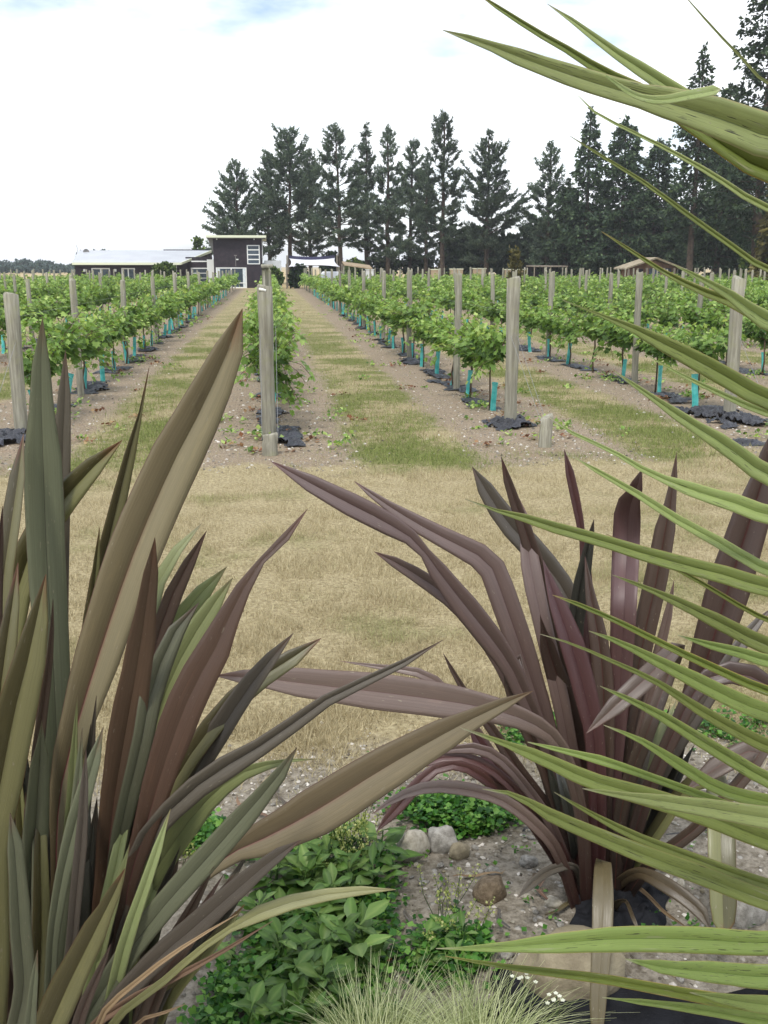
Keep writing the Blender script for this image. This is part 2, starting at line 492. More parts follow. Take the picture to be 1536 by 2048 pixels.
M['hedge'] = foliage_mat('hedge_leaves', srgb(18, 34, 18), srgb(36, 58, 30), srgb(70, 92, 50), 0.1, 0.6, 0.2, 0.1)
M['far_tree'] = foliage_mat('far_leaves_hazed', srgb(58, 74, 72), srgb(78, 96, 92), srgb(104, 122, 108), 0.1, 0.7, 0.1, 0.1)  # blue of distant haze painted into the leaf colours
M['bark'] = plain('bark', srgb(50, 42, 36), srgb(92, 80, 68), 3, 0.95, 0.6, 12)
M['weed_leaf'] = foliage_mat('weed_leaf', srgb(52, 78, 32), srgb(88, 120, 54), srgb(138, 160, 90), 0.25, 0.45, 0.35, 0.22)
M['clover'] = foliage_mat('clover', srgb(34, 74, 26), srgb(66, 116, 40), srgb(110, 150, 66), 0.25, 0.5, 0.3, 0.0)
M['red_weed'] = foliage_mat('red_weed', srgb(92, 62, 46), srgb(134, 90, 66), srgb(164, 140, 104), 0.2, 0.6, 0.2, 0.0)
M['tussock'] = foliage_mat('tussock_blades', srgb(120, 132, 84), srgb(168, 176, 126), srgb(212, 216, 174), 0.35, 0.45, 0.35, 0.0)
M['seedgrass'] = foliage_mat('seed_heads', srgb(110, 124, 60), srgb(154, 164, 96), srgb(192, 194, 136), 0.3, 0.6, 0.2, 0.0)

# ------------------------------------------------------------------ ground sheet
def gz(x, y):
    """height of the ground"""
    z = 0.0
    if -1 < y < 16 and abs(x) < 16:
        z += 0.018 * mnoise.noise((x * 0.9, y * 0.9, 3.1)) + 0.010 * mnoise.noise((x * 2.7, y * 2.7, 7.7))
    if y < 4.6:
        k = max(0.0, min(1.0, (4.4 - y) / 1.2))
        z += k * (0.035 * mnoise.noise((x * 2.1, y * 2.1, 1.3)) + 0.012 * mnoise.noise((x * 7, y * 7, 5.0)))
    return z
def build_ground():
    xs = sorted(set([-1500, -1000, -500, -220, -120, -70, -45, -30, -20] + [round(-14 + i * 0.7, 3) for i in range(0, 16)] + [round(-3 + i * 0.08, 3) for i in range(0, 82)]
                    + [round(3.6 + i * 0.6, 3) for i in range(0, 20)] + [18, 25, 35, 50, 80, 120, 220, 500, 1000, 1500]))
    ys = sorted(set([-1000, -500, -200, -60, -20, -8, -3] + [round(-1 + i * 0.25, 3) for i in range(0, 10)] + [round(1.5 + i * 0.08, 3) for i in range(0, 40)]
                    + [round(4.8 + i * 0.3, 3) for i in range(0, 38)] + [18, 22, 28, 36, 46, 60, 75, 90, 94, 100, 120, 160, 260, 500, 1000, 1500, 2200]))
    V = [(x, y, gz(x, y)) for y in ys for x in xs]
    nx = len(xs)
    F = [(j * nx + i, j * nx + i + 1, (j + 1) * nx + i + 1, (j + 1) * nx + i) for j in range(len(ys) - 1) for i in range(nx - 1)]
    tag(link('ground', mesh_np('ground', V, F, M['ground'], smooth=True)), kind='structure')
build_ground()

ORD = ['first', 'second', 'third', 'fourth', 'fifth', 'sixth', 'seventh', 'eighth', 'ninth', 'tenth', 'eleventh', 'twelfth', 'thirteenth', 'fourteenth', 'fifteenth', 'sixteenth', 'seventeenth', 'eighteenth']
ROWN = {0: 'the row of the tagged end post', 1: 'the row of the anchor stub', 2: 'the row of the widest plastic heap', -1: 'the row leading to the tower doors'}
def row_name(k):
    if k in ROWN: return ROWN[k]
    return 'the %s row from the tagged post, %s side' % (ORD[abs(k) - 1], 'firs' if k > 0 else 'wing')
rng = np.random.default_rng(11)
rnd = random.Random(5)

def in_view(x, y, z=0.0, m=60):
    if y < 0.5: return False
    px, py, d = PR((x, y, z))
    return d > 0.3 and -m < px < 1536 + m and -m < py < 2048 + m * 3

# ------------------------------------------------------------------ grass blades (stuff)
def blades(name, P, length, width, lean, label, mat, tints=None, lsc=1.0):
    n = len(P)
    a = rng.uniform(0, 2 * np.pi, n)
    ln = length * rng.uniform(0.5, 1.3, n) * lsc
    le = lean * rng.uniform(0.1, 1.0, n)
    b = rng.uniform(0, 2 * np.pi, n)
    sx, sy = np.cos(a) * width / 2, np.sin(a) * width / 2
    V = np.empty((n, 3, 3), np.float32)
    V[:, 0] = P + np.stack([sx, sy, np.full(n, -0.004)], 1)
    V[:, 1] = P - np.stack([sx, sy, np.full(n, 0.004)], 1)
    V[:, 2] = P + np.stack([np.cos(b) * np.sin(le) * ln, np.sin(b) * np.sin(le) * ln, np.cos(le) * ln], 1)
    F = np.arange(n * 3).reshape(n, 3)
    t = np.repeat(rng.uniform(0, 1, n) if tints is None else tints, 3)
    o = link(name, mesh_np(name, V.reshape(-1, 3), F, mat, tint=t))
    return tag(o, label, 'grass', kind='stuff')

def scatter_frustum(n, y0, y1, power=1.0):
    """points on the ground inside the camera's view, denser near"""
    ys = y0 * (y1 / y0) ** (rng.uniform(0, 1, n) ** power)
    lo, hi = -0.40 * 1.05, 0.54 * 1.05
    xs = ys * rng.uniform(lo, hi, n)
    return xs, ys
xs, ys = scatter_frustum(420000, 3.3, 10.9, 0.95)
keep = ys + rng.normal(0, 0.18, len(ys)) > Y_LAWN
keep &= ys + rng.normal(0, 0.75, len(ys)) < Y_SOIL + 0.1 + .55 * np.sin(xs * 1.7) * np.cos(xs * .6 + 1)
pn = np.array([mnoise.noise((x * 2.4, y * 2.4, 8.0)) + .6 * mnoise.noise((x * 7.5, y * 7.5, 3.0)) for x, y in zip(xs.tolist(), ys.tolist())])
keep &= rng.uniform(0, 1, len(xs)) < np.clip(.72 + .75 * pn, .12, 1)
LSC = np.clip(.8 + 1.1 * pn, .45, 1.9)[keep]
xs, ys = xs[keep], ys[keep]
zs = np.array([gz(x, y) for x, y in zip(xs[::1].tolist(), ys.tolist())])
blades('lawn_grass', np.stack([xs, ys, zs], 1), 0.042, 0.0045, 1.25, 'short dry straw coloured mown lawn in front of the vineyard', M['grass'], tints=np.clip(rng.uniform(0, 1, len(xs)) * .75 + .25 * rng.uniform(0, 1, len(xs)) + .12 * (LSC - 1), 0, 1), lsc=LSC)
xs, ys = scatter_frustum(330000, 9.0, 70.0, 1.25)
um = np.abs(((xs - ROW0) / ROW + 100) % 1 - 0.5) * ROW
dens = np.clip((0.60 - um + rng.normal(0, 0.17, len(xs))) * 5, 0.0, 1.0) * np.clip((ys - 9.2 + rng.normal(0, .5, len(ys))) / 1.6, .15, 1)
bare = rng.uniform(0, 1, len(xs)) < 0.012
keep = (rng.uniform(0, 1, len(xs)) < dens) | bare
xs, ys = xs[keep], ys[keep]
ln = np.clip(ys / 14, 1, 2.2)
blades('aisle_grass', np.stack([xs, ys, np.array([gz(x, y) for x, y in zip(xs.tolist(), ys.tolist())])], 1), 0.058, 0.009, 1.25, 'green and straw grass strips along the aisles between the vine rows', M['grass'])

# ------------------------------------------------------------------ posts
def post_mesh(h, r, seed, n=12, tilt=0.0):
    rr = random.Random(seed)
    mb = MB()
    zs = [-0.15, 0.0, h * 0.25, h * 0.5, h * 0.75, h - 0.012, h]
    pts, rad = [], []
    for i, z in enumerate(zs):
        pts.append((rr.uniform(-.006, .006), rr.uniform(-.006, .006), z))
        rad.append(r * rr.uniform(0.95, 1.05) * (0.93 if i == len(zs) - 1 else 1.0))
    mb.tube(pts, rad, n)
    return mb.mesh('wooden_post', M['post'], True)
def flat_ends(me):
    for p in me.polygons:
        if len(p.vertices) > 4: p.use_smooth = False
    return me
END_MESH = [flat_ends(post_mesh(1.78, 0.082, s, 14)) for s in range(3)]
MID_MESH = [flat_ends(post_mesh(1.75, 0.054, 20 + s, 10)) for s in range(4)]
STUB_MESH = flat_ends(post_mesh(0.30, 0.075, 50, 14))
ROW_START = {0: GR(540, 884).y, 1: GR(1022, 848).y, -1: GR(38, 868).y, 2: GR(1478, 836).y}
def row_x(k): return ROW0 + k * ROW + (.09 if k == -1 else 0.0)
KMIN, KMAX = -10, 17
POSTS = []
row_words = {0: 'the row that runs straight away from the lawn', }
def add_post(k, y, is_end, h=None, lean=(0, 0), j=99):
    me = rnd.choice(END_MESH if is_end else MID_MESH)
    if is_end:
        lab = {0: 'thick grey wooden end post with a white tag near its top', 1: 'thick grey wooden end post standing in crumpled black plastic behind a short stub',
               2: 'thick grey wooden end post beside the widest heap of torn black plastic', -1: 'thick grey wooden end post half hidden by the pointed flax leaf tip'}.get(k, 'thick grey wooden end post of %s' % row_name(k))
        nm, grp = 'end_post', 'wooden end posts of the vine rows'
    else:
        lab, nm, grp = ('slim grey post, %s after the end post in %s' % (ORD[j], row_name(k))) if (j < 6 and k in ROWN) else 'slim weathered grey post farther along %s' % row_name(k), 'trellis_post', 'trellis posts along the vine rows'
    o = link(nm, me)
    x = row_x(k)
    o.location = (x + rnd.uniform(-.03, .03), y, gz(x, y))
    base = 1.78 if is_end else 1.75
    o.scale = (1, 1, (h or base * rnd.uniform(0.95, 1.05)) / base)
    o.rotation_euler = (lean[0] + rnd.gauss(0, 0.010), lean[1] + rnd.gauss(0, 0.010), rnd.uniform(0, 6.28))
    tag(o, lab, 'post', grp)
    POSTS.append(o)
    return o
for k in range(KMIN, KMAX + 1):
    ys_ = ROW_START.get(k, 11.9 + rnd.uniform(-.3, .3))
    if k in (-1, 0, 1, 2) or in_view(row_x(k), ys_, 0.8, 40):
        e = add_post(k, ys_, True, {0: 1.74, 1: 1.82, -1: 1.64, 2: 1.80}.get(k))
    y = ys_ + 3.6
    j = 0
    while y < Y_END:
        if in_view(row_x(k), y, 1.7, 30):
            add_post(k, y, False, 1.93 if (k == 0 and j == 0) else (1.68 if k < 0 else 1.79) * rnd.uniform(0.965, 1.035), j=j)
        y += 5.6 + rnd.uniform(-.15, .15); j += 1

# tag on the near end post, cap on the post behind, anchor stubs and guy wires
M['white'] = plain('white_paint', srgb(226, 226, 220), None, rough=0.5)
p0 = GR(540, 884)
ex = row_x(0)
t = MB().tube([(ex - 0.085, ROW_START[0] - 0.088, 1.705), (ex - 0.045, ROW_START[0] - 0.094, 1.700), (ex - 0.01, ROW_START[0] - 0.098, 1.690)], [.015, .018, .014], 8).build('white_tag', M['white'])
tag(t, 'small white tag fixed near the top of the end post', 'tag')
capt = MB()
yy = ROW_START[0] + 3.6
capt.quad_prism([(ex - .085, yy - .07, 1.93), (ex + .085, yy - .07, 1.93), (ex + .085, yy + .07, 1.95), (ex - .085, yy + .07, 1.95)], (0, 0, 0.025))
tag(capt.build('post_cap', M['post']), 'flat wooden cap on the slim post behind the tagged end post', 'cap')
for px, py, lab in ((541, 908, 'short sawn wooden stub in front of the tagged end post'), (1090, 892, 'short wooden anchor stub with wire beside the black plastic heap'), (1205, 0, '')):
    if not lab: continue
    g = GR(px, py)
    o = link('anchor_stub', STUB_MESH, loc=(g.x, g.y, 0))
    if px > 1000:
        o.scale = (0.95, 0.95, 1.12); o.rotation_euler = (0.05, -0.03, 0.6)
    else:
        o.scale = (1.1, 1.1, 0.72)
    tag(o, lab, 'stub')
def wire(name, pts, r, label):
    o = MB().tube(pts, r, 4).build(name, M['wire'])
    return tag(o, label, 'wire', 'trellis and guy wires')
g1 = GR(1090, 892)
e1 = Vector((row_x(1), ROW_START[1], 0))
for dx in (-.04, .04):
    wire('guy_wire', [(e1.x + dx, e1.y, 1.15), (g1.x + dx * .7, g1.y, 0.2)], 0.0022, 'thin guy wire from the end post down to the anchor stub')
g0 = GR(541, 908)
for dx in (-.085, .085):
    wire('guy_wire', [(row_x(0) + dx, ROW_START[0], 1.3), (g0.x + dx, g0.y, 0.2)], 0.0022, 'thin guy wire down the side of the tagged end post')
e2 = Vector((row_x(2), ROW_START[2], 0)); g2 = GR(1560, 900)
wire('guy_wire', [(e2.x, e2.y, 1.1), (g2.x, g2.y, 0.1)], 0.0022, 'thin guy wire slanting from the end post beside the widest plastic heap')
em = Vector((row_x(-1), ROW_START[-1], 0)); gm = GR(-60, 980)
wire('guy_wire', [(em.x, em.y, 1.1), (gm.x, gm.y, 0.05)], 0.0022, 'thin guy wire slanting from the end post behind the flax leaf tip')
for k in range(-3, 6):
    y0 = ROW_START.get(k, 11.9)
    T = thing('trellis_wires', 'thin galvanised wires along %s' % row_name(k), 'wires', (row_x(k), y0, 0), 0, 'trellis wires of the vine rows')
    for z in (0.68, 1.02, 1.38):
        MB().tube([(0.06, 0, z), (0.06, 40 - y0, z - 0.0), (0.06, Y_END - y0, z)], 0.0018, 3).build('wire', M['wire'], T)

# ------------------------------------------------------------------ grapevines
def leaf_template(lob=True):
    if lob:
        # five-lobed leaf, petiole at origin, along +Y
        out = [(0, 0), (.30, -.12), (.52, .18), (.36, .36), (.50, .68), (.20, .66), (0, 1.0), (-.20, .66), (-.50, .68), (-.36, .36), (-.52, .18), (-.30, -.12)]
        V = [(0, .38, -.05)] + [(x, y, .10 * abs(x) - .12 * max(0, y - .5)) for x, y in out]
        F = [(0, 1 + i, 1 + (i + 1) % len(out)) for i in range(len(out))]
    else:
        V = [(0, 0, 0), (.5, .45, .06), (0, 1, -.04), (-.5, .45, .06)]
        F = [(0, 1, 2), (0, 2, 3)]
    return np.array(V, float), np.array(F, int)
LT = {True: leaf_template(True), False: leaf_template(False)}

def place_leaves(pos, dirs, nrm, size, tmpl):
    """batch of leaves -> V, F"""
    TV, TF = tmpl
    n = len(pos)
    d = dirs / (np.linalg.norm(dirs, axis=1, keepdims=True) + 1e-9)
    nz = nrm - d * np.sum(nrm * d, 1, keepdims=True)
    nz /= (np.linalg.norm(nz, axis=1, keepdims=True) + 1e-9)
    sx = np.cross(d, nz)
    V = pos[:, None, :] + size[:, None, None] * (TV[None, :, 0:1] * sx[:, None, :] + TV[None, :, 1:2] * d[:, None, :] + TV[None, :, 2:3] * nz[:, None, :])
    F = TF[None] + (np.arange(n) * len(TV))[:, None, None]
    return V.reshape(-1, 3), F.reshape(-1, TF.shape[1])

def make_vine(seed, nshoot, nleaf, size, lob, drop=0.18, half=0.72, top=1.30):
    """returns (trunk MB, leaf V, F, tint); rows run along Y"""
    r = np.random.default_rng(seed)
    tr = MB()
    zc = 0.66
    tr.tube([(0, 0, -.05), (r.uniform(-.03, .03), r.uniform(-.04, .04), .25), (r.uniform(-.03, .03), r.uniform(-.04, .04), .48), (0, 0, zc)], [.019, .015, .014, .013], 6)
    for s in (-1, 1):
        tr.tube([(0, 0, zc - .01), (r.uniform(-.02, .02), s * half * .5, zc + .05), (0, s * half, zc + .02)], [.012, .010, .007], 5)
    P, D, N, S, T = [], [], [], [], []
    for i in range(nshoot):
        y = r.uniform(-half, half)
        p = np.array([0, y, zc + .02])
        out = r.choice([-1, 1])
        L = r.uniform(0.45, top - zc + 0.08)
        droop = r.uniform(0, 1) < drop
        vx = out * r.uniform(.05, .45); vy = r.normal(0, .22); vz = 1.0 if not droop else r.uniform(-.1, .4)
        v = np.array([vx, vy, vz]); v /= np.linalg.norm(v)
        steps = nleaf
        pts = []
        for j in range(steps):
            f = j / max(1, steps - 1)
            p = p + v * (L / steps)
            v = v + np.array([out * .05, 0, -.035 if not droop else -.16]) + r.normal(0, .06, 3)
            v /= np.linalg.norm(v)
            pts.append(p.copy())
            side = r.normal(0, 1, 3); side[2] *= .4
            side /= np.linalg.norm(side)
            lp = p + side * r.uniform(.02, .09)
            P.append(lp); D.append(side + np.array([0, 0, -r.uniform(.1, .8)]))
            N.append(np.array([side[0] * 1.0 + out * .5, side[1] * .8, .7]) + r.normal(0, .45, 3))
            S.append(size * (1.12 - .55 * f) * r.uniform(.75, 1.2))
            hgt = (lp[2] - .5) / .9
            T.append(np.clip(.16 + .42 * f + r.normal(0, .17) , 0, 1))
        if lob:
            tr.tube([(0, y, zc)] + [tuple(q) for q in pts[2::4]], .004, 3, False)
    V, F = place_leaves(np.array(P), np.array(D), np.array(N), np.array(S), LT[lob])
    tint = np.repeat(np.array(T), len(LT[lob][0]))
    return tr, V, F, tint

PROTO = {'near': [], 'mid': [], 'far': []}
VARR = {}
for lod, cnt, args in (('near', 7, (25, 16, .122, True)), ('mid', 6, (17, 11, .17, True)), ('far', 5, (14, 9, .24, False))):
    for s in range(cnt):
        tr, V, F, tint = make_vine(100 + s * 7 + len(lod), *args)
        tm = tr.mesh('trunk', M['vine_wood'], True)
        fm = mesh_np('foliage', V, F, M['vine_leaf'], tint=tint)
        PROTO[lod].append((tm, fm))
        VARR[(lod, s)] = (V, F, tint)
spots = []
VSP = 1.55
for k in range(KMIN, KMAX + 1):
    y0 = ROW_START.get(k, 11.9)
    y = y0 + 1.1
    while y < Y_END - 1:
        x = row_x(k)
        if in_view(x, y, 0.9, 90 if y < 30 else 40):
            spots.append((math.hypot(x, y), x, y + rnd.uniform(-.12, .12), k, int(round((y - y0 - 1.1) / VSP))))
        y += VSP
spots.sort()
FARV = []
for i, (d, x, y, k, j) in enumerate(spots):
    lod = 'near' if d < 30 else ('mid' if d < 55 else 'far')
    s = rnd.randrange(len(PROTO[lod]))
    rz = rnd.choice((0, math.pi)) + rnd.gauss(0, .05)
    sx, sz = rnd.uniform(.75, 1.2), rnd.uniform(.86, 1.14)
    sy = rnd.uniform(.72, 1.12) * (.88 if k > 1 else 1.0)
    if d < 17 and abs(k) == 1: sy *= 0.72
    if i < 300:
        lab = ('leafy green grapevine, %s from the lawn in %s' % (ORD[j], row_name(k))) if (j < 12 and k in ROWN) else 'leafy green grapevine farther along %s' % row_name(k)
        T = thing('grapevine', lab, 'grapevine', (x, y, gz(x, y)), rz, 'grapevines in the rows')
        T.scale = (sx, sy, sz)
        link('trunk', PROTO[lod][s][0], T)
        fo = link('foliage', PROTO[lod][s][1], T); fo['kind'] = 'stuff'
    else:
        FARV.append((lod if lod == 'far' else 'far', s % 5, x, y, rz, sx, sy, sz))
Vs, Fs, Ts, n0 = [], [], [], 0
for lod, s, x, y, rz, sx, sy, sz in FARV:
    V, F, tint = VARR[(lod, s)]
    c, sn = math.cos(rz), math.sin(rz)
    W = V * np.array([sx, sy, sz])
    W = np.stack([W[:, 0] * c - W[:, 1] * sn + x, W[:, 0] * sn + W[:, 1] * c + y, W[:, 2]], 1)
    Vs.append(W); Fs.append(F + n0); Ts.append(tint); n0 += len(V)
if Vs:
    tag(link('distant_vines', mesh_np('distant_vines', np.concatenate(Vs), np.concatenate(Fs), M['vine_leaf'], tint=np.concatenate(Ts))),
        'mass of green grapevines at the far end of the rows', 'vines', kind='stuff')

# ------------------------------------------------------------------ teal vine guards
def guard_mesh(seed):
    r = random.Random(seed)
    mb = MB()
    n = 7
    h = 0.44
    lv = [0.0, .12, .25, .36, h]
    for off in (0.0, -0.004):
        for li, z in enumerate(lv):
            for k in range(n):
                a = 2 * math.pi * k / n
                rad = (.033 if li not in (0, 4) else .038) * r.uniform(.85, 1.15) + off
                mb.v.append((rad * 1.15 * math.cos(a), rad * .8 * math.sin(a), z))
    L = len(lv)
    for s in range(2):
        for li in range(L - 1):
            for k in range(n):
                a = s * L * n + li * n
                mb.f.append((a + k, a + (k + 1) % n, a + n + (k + 1) % n, a + n + k))
    for k in range(n):
        a, b = (L - 1) * n, L * n + (L - 1) * n
        mb.f.append((a + k, a + (k + 1) % n, b + (k + 1) % n, b + k))
    return mb.mesh('vine_guard', M['guard'])
GM = [guard_mesh(s) for s in range(4)]
gj = []
cnt = 0
for i, (d, x, y, k, j) in enumerate(spots):
    if d > 70 or rnd.random() < 0.12: continue
    loc = Vector((x + rnd.uniform(-.05, .05), y + rnd.uniform(-.1, .1), gz(x, y) - 0.01))
    rot = (rnd.gauss(0, .09), rnd.gauss(0, .09), rnd.uniform(0, 6.28))
    me = rnd.choice(GM)
    if cnt < 290:
        o = link('vine_guard', me, loc=loc); o.rotation_euler = rot
        s = rnd.uniform(.85, 1.15); o.scale = (s, s, rnd.uniform(.85, 1.12))
        tag(o, ('teal plastic guard sleeve, %s from the lawn in %s' % (ORD[j], row_name(k))) if (j < 12 and k in ROWN) else 'teal plastic guard sleeve farther along %s' % row_name(k), 'vine guard', 'teal vine guards')
        cnt += 1
    else:
        gj.append((me, loc, rot))
if gj:
    Vs, Fs, n0 = [], [], 0
    for me, loc, rot in gj:
        V = np.array([v.co[:] for v in me.vertices]); F = np.array([p.vertices[:] for p in me.polygons])
        Vs.append(V + np.array(loc)); Fs.append(F + n0); n0 += len(V)
    tag(link('distant_vine_guards', mesh_np('distant_vine_guards', np.concatenate(Vs), np.concatenate(Fs), M['guard'])), 'teal plastic guards along the far rows', 'guards', kind='stuff')

# ------------------------------------------------------------------ black plastic mulch
def plastic_sheet(cx, cy, w, l, seed, hgt, label, rz=0.0, res=0.03, ragged=1.3):
    nx, ny = max(6, int(w / res)), max(6, int(l / res))
    V, ok = [], []
    for j in range(ny + 1):
        for i in range(nx + 1):
            x, y = (i / nx - .5) * w, (j / ny - .5) * l
            q = (x * 5 + seed * 3.7, y * 5, seed)
            rid = 1 - abs(mnoise.noise(q)) * 2.2
            rid2 = 1 - abs(mnoise.noise((x * 19 + seed, y * 15, 2.0))) * 2.6
            e = max(abs(x) / (w / 2), abs(y) / (l / 2))
            z = hgt * (0.12 + max(0, rid) * .6 + max(0, rid2) * .45) * (1.05 - .8 * e ** 3)
            V.append((x + .03 * mnoise.noise((x * 9, y * 9, seed + 4)), y + .03 * mnoise.noise((x * 9, y * 9, seed + 9)), z - 0.004))
            ok.append(e + ragged * .55 * mnoise.noise((x * 3.2 + seed, y * 3.2, seed * 2)) + .25 * mnoise.noise((x * 11, y * 11, seed)) < .86)
    F = []
    for j in range(ny):
        for i in range(nx):
            q = (j * (nx + 1) + i, j * (nx + 1) + i + 1, (j + 1) * (nx + 1) + i + 1, (j + 1) * (nx + 1) + i)
            if all(ok[a] for a in q): F.append(q)
    if len(F) < 8: return
    me = mesh_np('plastic_sheet', V, F, M['plastic'])
    o = link('plastic_sheet', me, loc=(cx, cy, gz(cx, cy) + 0.004)); o.rotation_euler = (0, 0, rz)
    sm = o.modifiers.new('thickness', 'SOLIDIFY'); sm.thickness = 0.002
    return tag(o, label, 'plastic sheet', 'crumpled black plastic under the rows')
plastic_sheet(row_x(0) + .12, ROW_START[0] + .25, .5, 1.3, 3, .09, 'crumpled black plastic round the foot of the tagged end post')
plastic_sheet(row_x(1) - .02, ROW_START[1] - .05, .62, 1.1, 5, .10, 'crumpled black plastic round the end post beside the anchor stub')
plastic_sheet(row_x(2) - .1, ROW_START[2] - .0, .85, 1.9, 8, .10, 'widest heap of torn black plastic round an end post')
plastic_sheet(row_x(-1) - .1, ROW_START[-1] - .4, .7, 1.3, 12, .09, 'crumpled black plastic at the foot of the end post behind flax leaves')
g = GR(1495, 888); plastic_sheet(g.x, g.y, .35, .3, 15, .07, 'small torn scrap of black plastic on bare soil by the widest heap')
for k in (-2, -1, 0, 1, 2, 3):
    y = ROW_START.get(k, 11.9) + 1.9
    while y < 42:
        if in_view(row_x(k), y, 0, 60):
            plastic_sheet(row_x(k) + rnd.uniform(-.08, .08), y, rnd.uniform(.4, .62), rnd.uniform(1.0, 2.0), rnd.randrange(1000) / 7, rnd.uniform(.04, .08),
                          'torn black plastic mulch strip under %s' % row_name(k), rnd.uniform(-.1, .1), 0.045 if y < 25 else .08)
        y += rnd.uniform(1.6, 3.0)

# weeds along the rows (stuff)
def leaf_stuff(name, pts, size, mat, label, cat, up=0.6, hmax=0.06, seed=1, per=14, spread=.12):
    r = np.random.default_rng(seed)
    P, T, S = [], [], []
    for (x, y, sc_) in pts:
        n = int(per * sc_)
        a = r.uniform(0, 2 * np.pi, n); q = spread * sc_ * np.sqrt(r.uniform(0, 1, n))
        for ai, qi in zip(a, q):
            xx, yy_ = x + math.cos(ai) * qi, y + math.sin(ai) * qi
            P.append((xx, yy_, gz(xx, yy_) + r.uniform(0.005, hmax) * sc_)); S.append(size * r.uniform(.6, 1.3)); T.append(r.uniform(0, 1))
    P = np.array(P); n = len(P)
    D = r.normal(0, 1, (n, 3)); D[:, 2] = np.abs(D[:, 2]) * up
    N = r.normal(0, .4, (n, 3)); N[:, 2] += 1
    V, F = place_leaves(P, D, N, np.array(S), LT[False])
    return tag(link(name, mesh_np(name, V, F, mat, tint=np.repeat(T, 4))), label, cat, kind='stuff')
pr, pg = [], []
for _ in range(2600):
    k = rnd.randint(-5, 8); y = 10.6 * (60 / 10.6) ** rnd.random()
    x = row_x(k) + rnd.gauss(0, .5)
    if in_view(x, y) and mnoise.noise((x * .8, y * .5, 2.2)) > -.05:
        (pr if rnd.random() < .35 else pg).append((x, y, rnd.uniform(.5, 1.6)))
leaf_stuff('red_weeds', pr, .05, M['red_weed'], 'low rust red weeds on the soil beside the rows', 'weeds', .4, .04, 4)
leaf_stuff('green_weeds', pg, .055, M['vine_leaf'], 'low green weeds on the soil along the rows', 'weeds', .8, .07, 5)

# ------------------------------------------------------------------ stones
def rock_mesh(name, seed, sub, mat, flat=.65, rough=.22):
    bm = bmesh.new()
    bmesh.ops.create_icosphere(bm, subdivisions=sub, radius=1)
    for v in bm.verts:
        c = v.co
        f = 1 + rough * mnoise.noise(c * 1.3 + Vector((seed, 0, 0))) * 1.6 + rough * .35 * mnoise.noise(c * 3.5 + Vector((0, seed, 0)))
        v.co = Vector((c.x * f, c.y * f * .82, c.z * f * flat))
    me = bpy.data.meshes.new(name); bm.to_mesh(me); bm.free()
    me.polygons.foreach_set('use_smooth', [True] * len(me.polygons))
    me.materials.append(mat)
    return me
M['stone_grey'] = plain('grey_stone', srgb(122, 118, 110), srgb(170, 166, 158), 2.2, .85, .5, 14)
M['stone_tan'] = plain('tan_stone', srgb(122, 112, 92), srgb(152, 142, 118), 1.8, .85, .4, 12)
M['stone_brown'] = plain('brown_stone', srgb(96, 82, 64), srgb(140, 124, 102), 2.5, .9, .7, 10)
M['stone_pale'] = plain('pale_stone', srgb(138, 132, 118), srgb(172, 166, 152), 3, .85, .4, 14)
def stone(px, py, wpx, hpx, mat, label, seed, flat=.7, rz=0, dz=0.0):
    """px,py: middle of the base line on the ground"""
    g = GR(px, py)
    d = PR(g)[2]
    r = wpx * d / FPX / 2
    o = link('stone', rock_mesh('stone', seed, 3, M[mat], 1.0, .2))
    hz = hpx * d / FPX * .62
    o.scale = (r, r * .9, hz)
    o.location = (g.x, g.y + r * .55, gz(g.x, g.y) + hz * .45 + dz); o.rotation_euler = (0, 0, rz)
    return tag(o, label, 'stone')
stone(828, 1722, 68, 58, 'stone_pale', 'pale rounded stone with a pointed top at the edge of the gravel', 1.3, rz=.4)
stone(888, 1708, 66, 52, 'stone_grey', 'pale grey smooth stone touching the pointed pale stone', 2.9, rz=-.3)
stone(920, 1722, 44, 30, 'stone_tan', 'small tan oval stone in front of the grey smooth stone', 4.1, rz=.2)
stone(776, 1715, 22, 22, 'stone_grey', 'very small grey stone next to the pointed pale stone', 5.2)
stone(985, 1812, 72, 46, 'stone_brown', 'rough brown earthy lump of rock in the gravel', 6.5, rz=.5)
stone(1150, 2010, 205, 125, 'stone_tan', 'large tan boulder under the hanging flax leaf', 7.7, rz=.15)
stone(1495, 1850, 88, 92, 'stone_grey', 'rounded grey rock beside the hanging olive flax leaf', 8.8)
stone(1060, 1735, 40, 18, 'stone_grey', 'flat grey stone in the gravel near the purple flax foot', 9.3)
stone(1260, 1690, 30, 20, 'stone_grey', 'small grey stone behind the purple flax foot', 10.4)

PEB = [[rock_mesh('pebble', s * 2.3 + .7, 2 if False else 1, M[mt], .6, .3) for s in range(3)] for mt in ('stone_grey', 'stone_tan', 'stone_pale', 'stone_brown')]
pts = []
tries = 0
while len(pts) < 290 and tries < 20000:
    tries += 1
    if rnd.random() < .5:
        px, py = rnd.uniform(400, 1536), rnd.uniform(1500, 1660)
    else:
        px, py = rnd.uniform(700, 1450), rnd.uniform(1640, 2000)
    if px < 740 and py > 1690: continue
    g = GR(px, py)
    pts.append((g.x, g.y))
for x, y in pts:
    me = rnd.choice(PEB[rnd.choice((0, 0, 0, 1, 2, 2, 3))])
    o = link('pebble', me)
    r = min(.03, max(.006, rnd.lognormvariate(math.log(.011), .4)))
    o.scale = (r * rnd.uniform(.9, 1.4), r, r * rnd.uniform(.7, 1.1))
    o.location = (x, y, gz(x, y) + r * .25); o.rotation_euler = (rnd.uniform(-.3, .3), rnd.uniform(-.3, .3), rnd.uniform(0, 6.28))
    tag(o, 'small rounded pebble lying loose in the gravel bed', 'pebble', 'loose pebbles in the gravel bed')

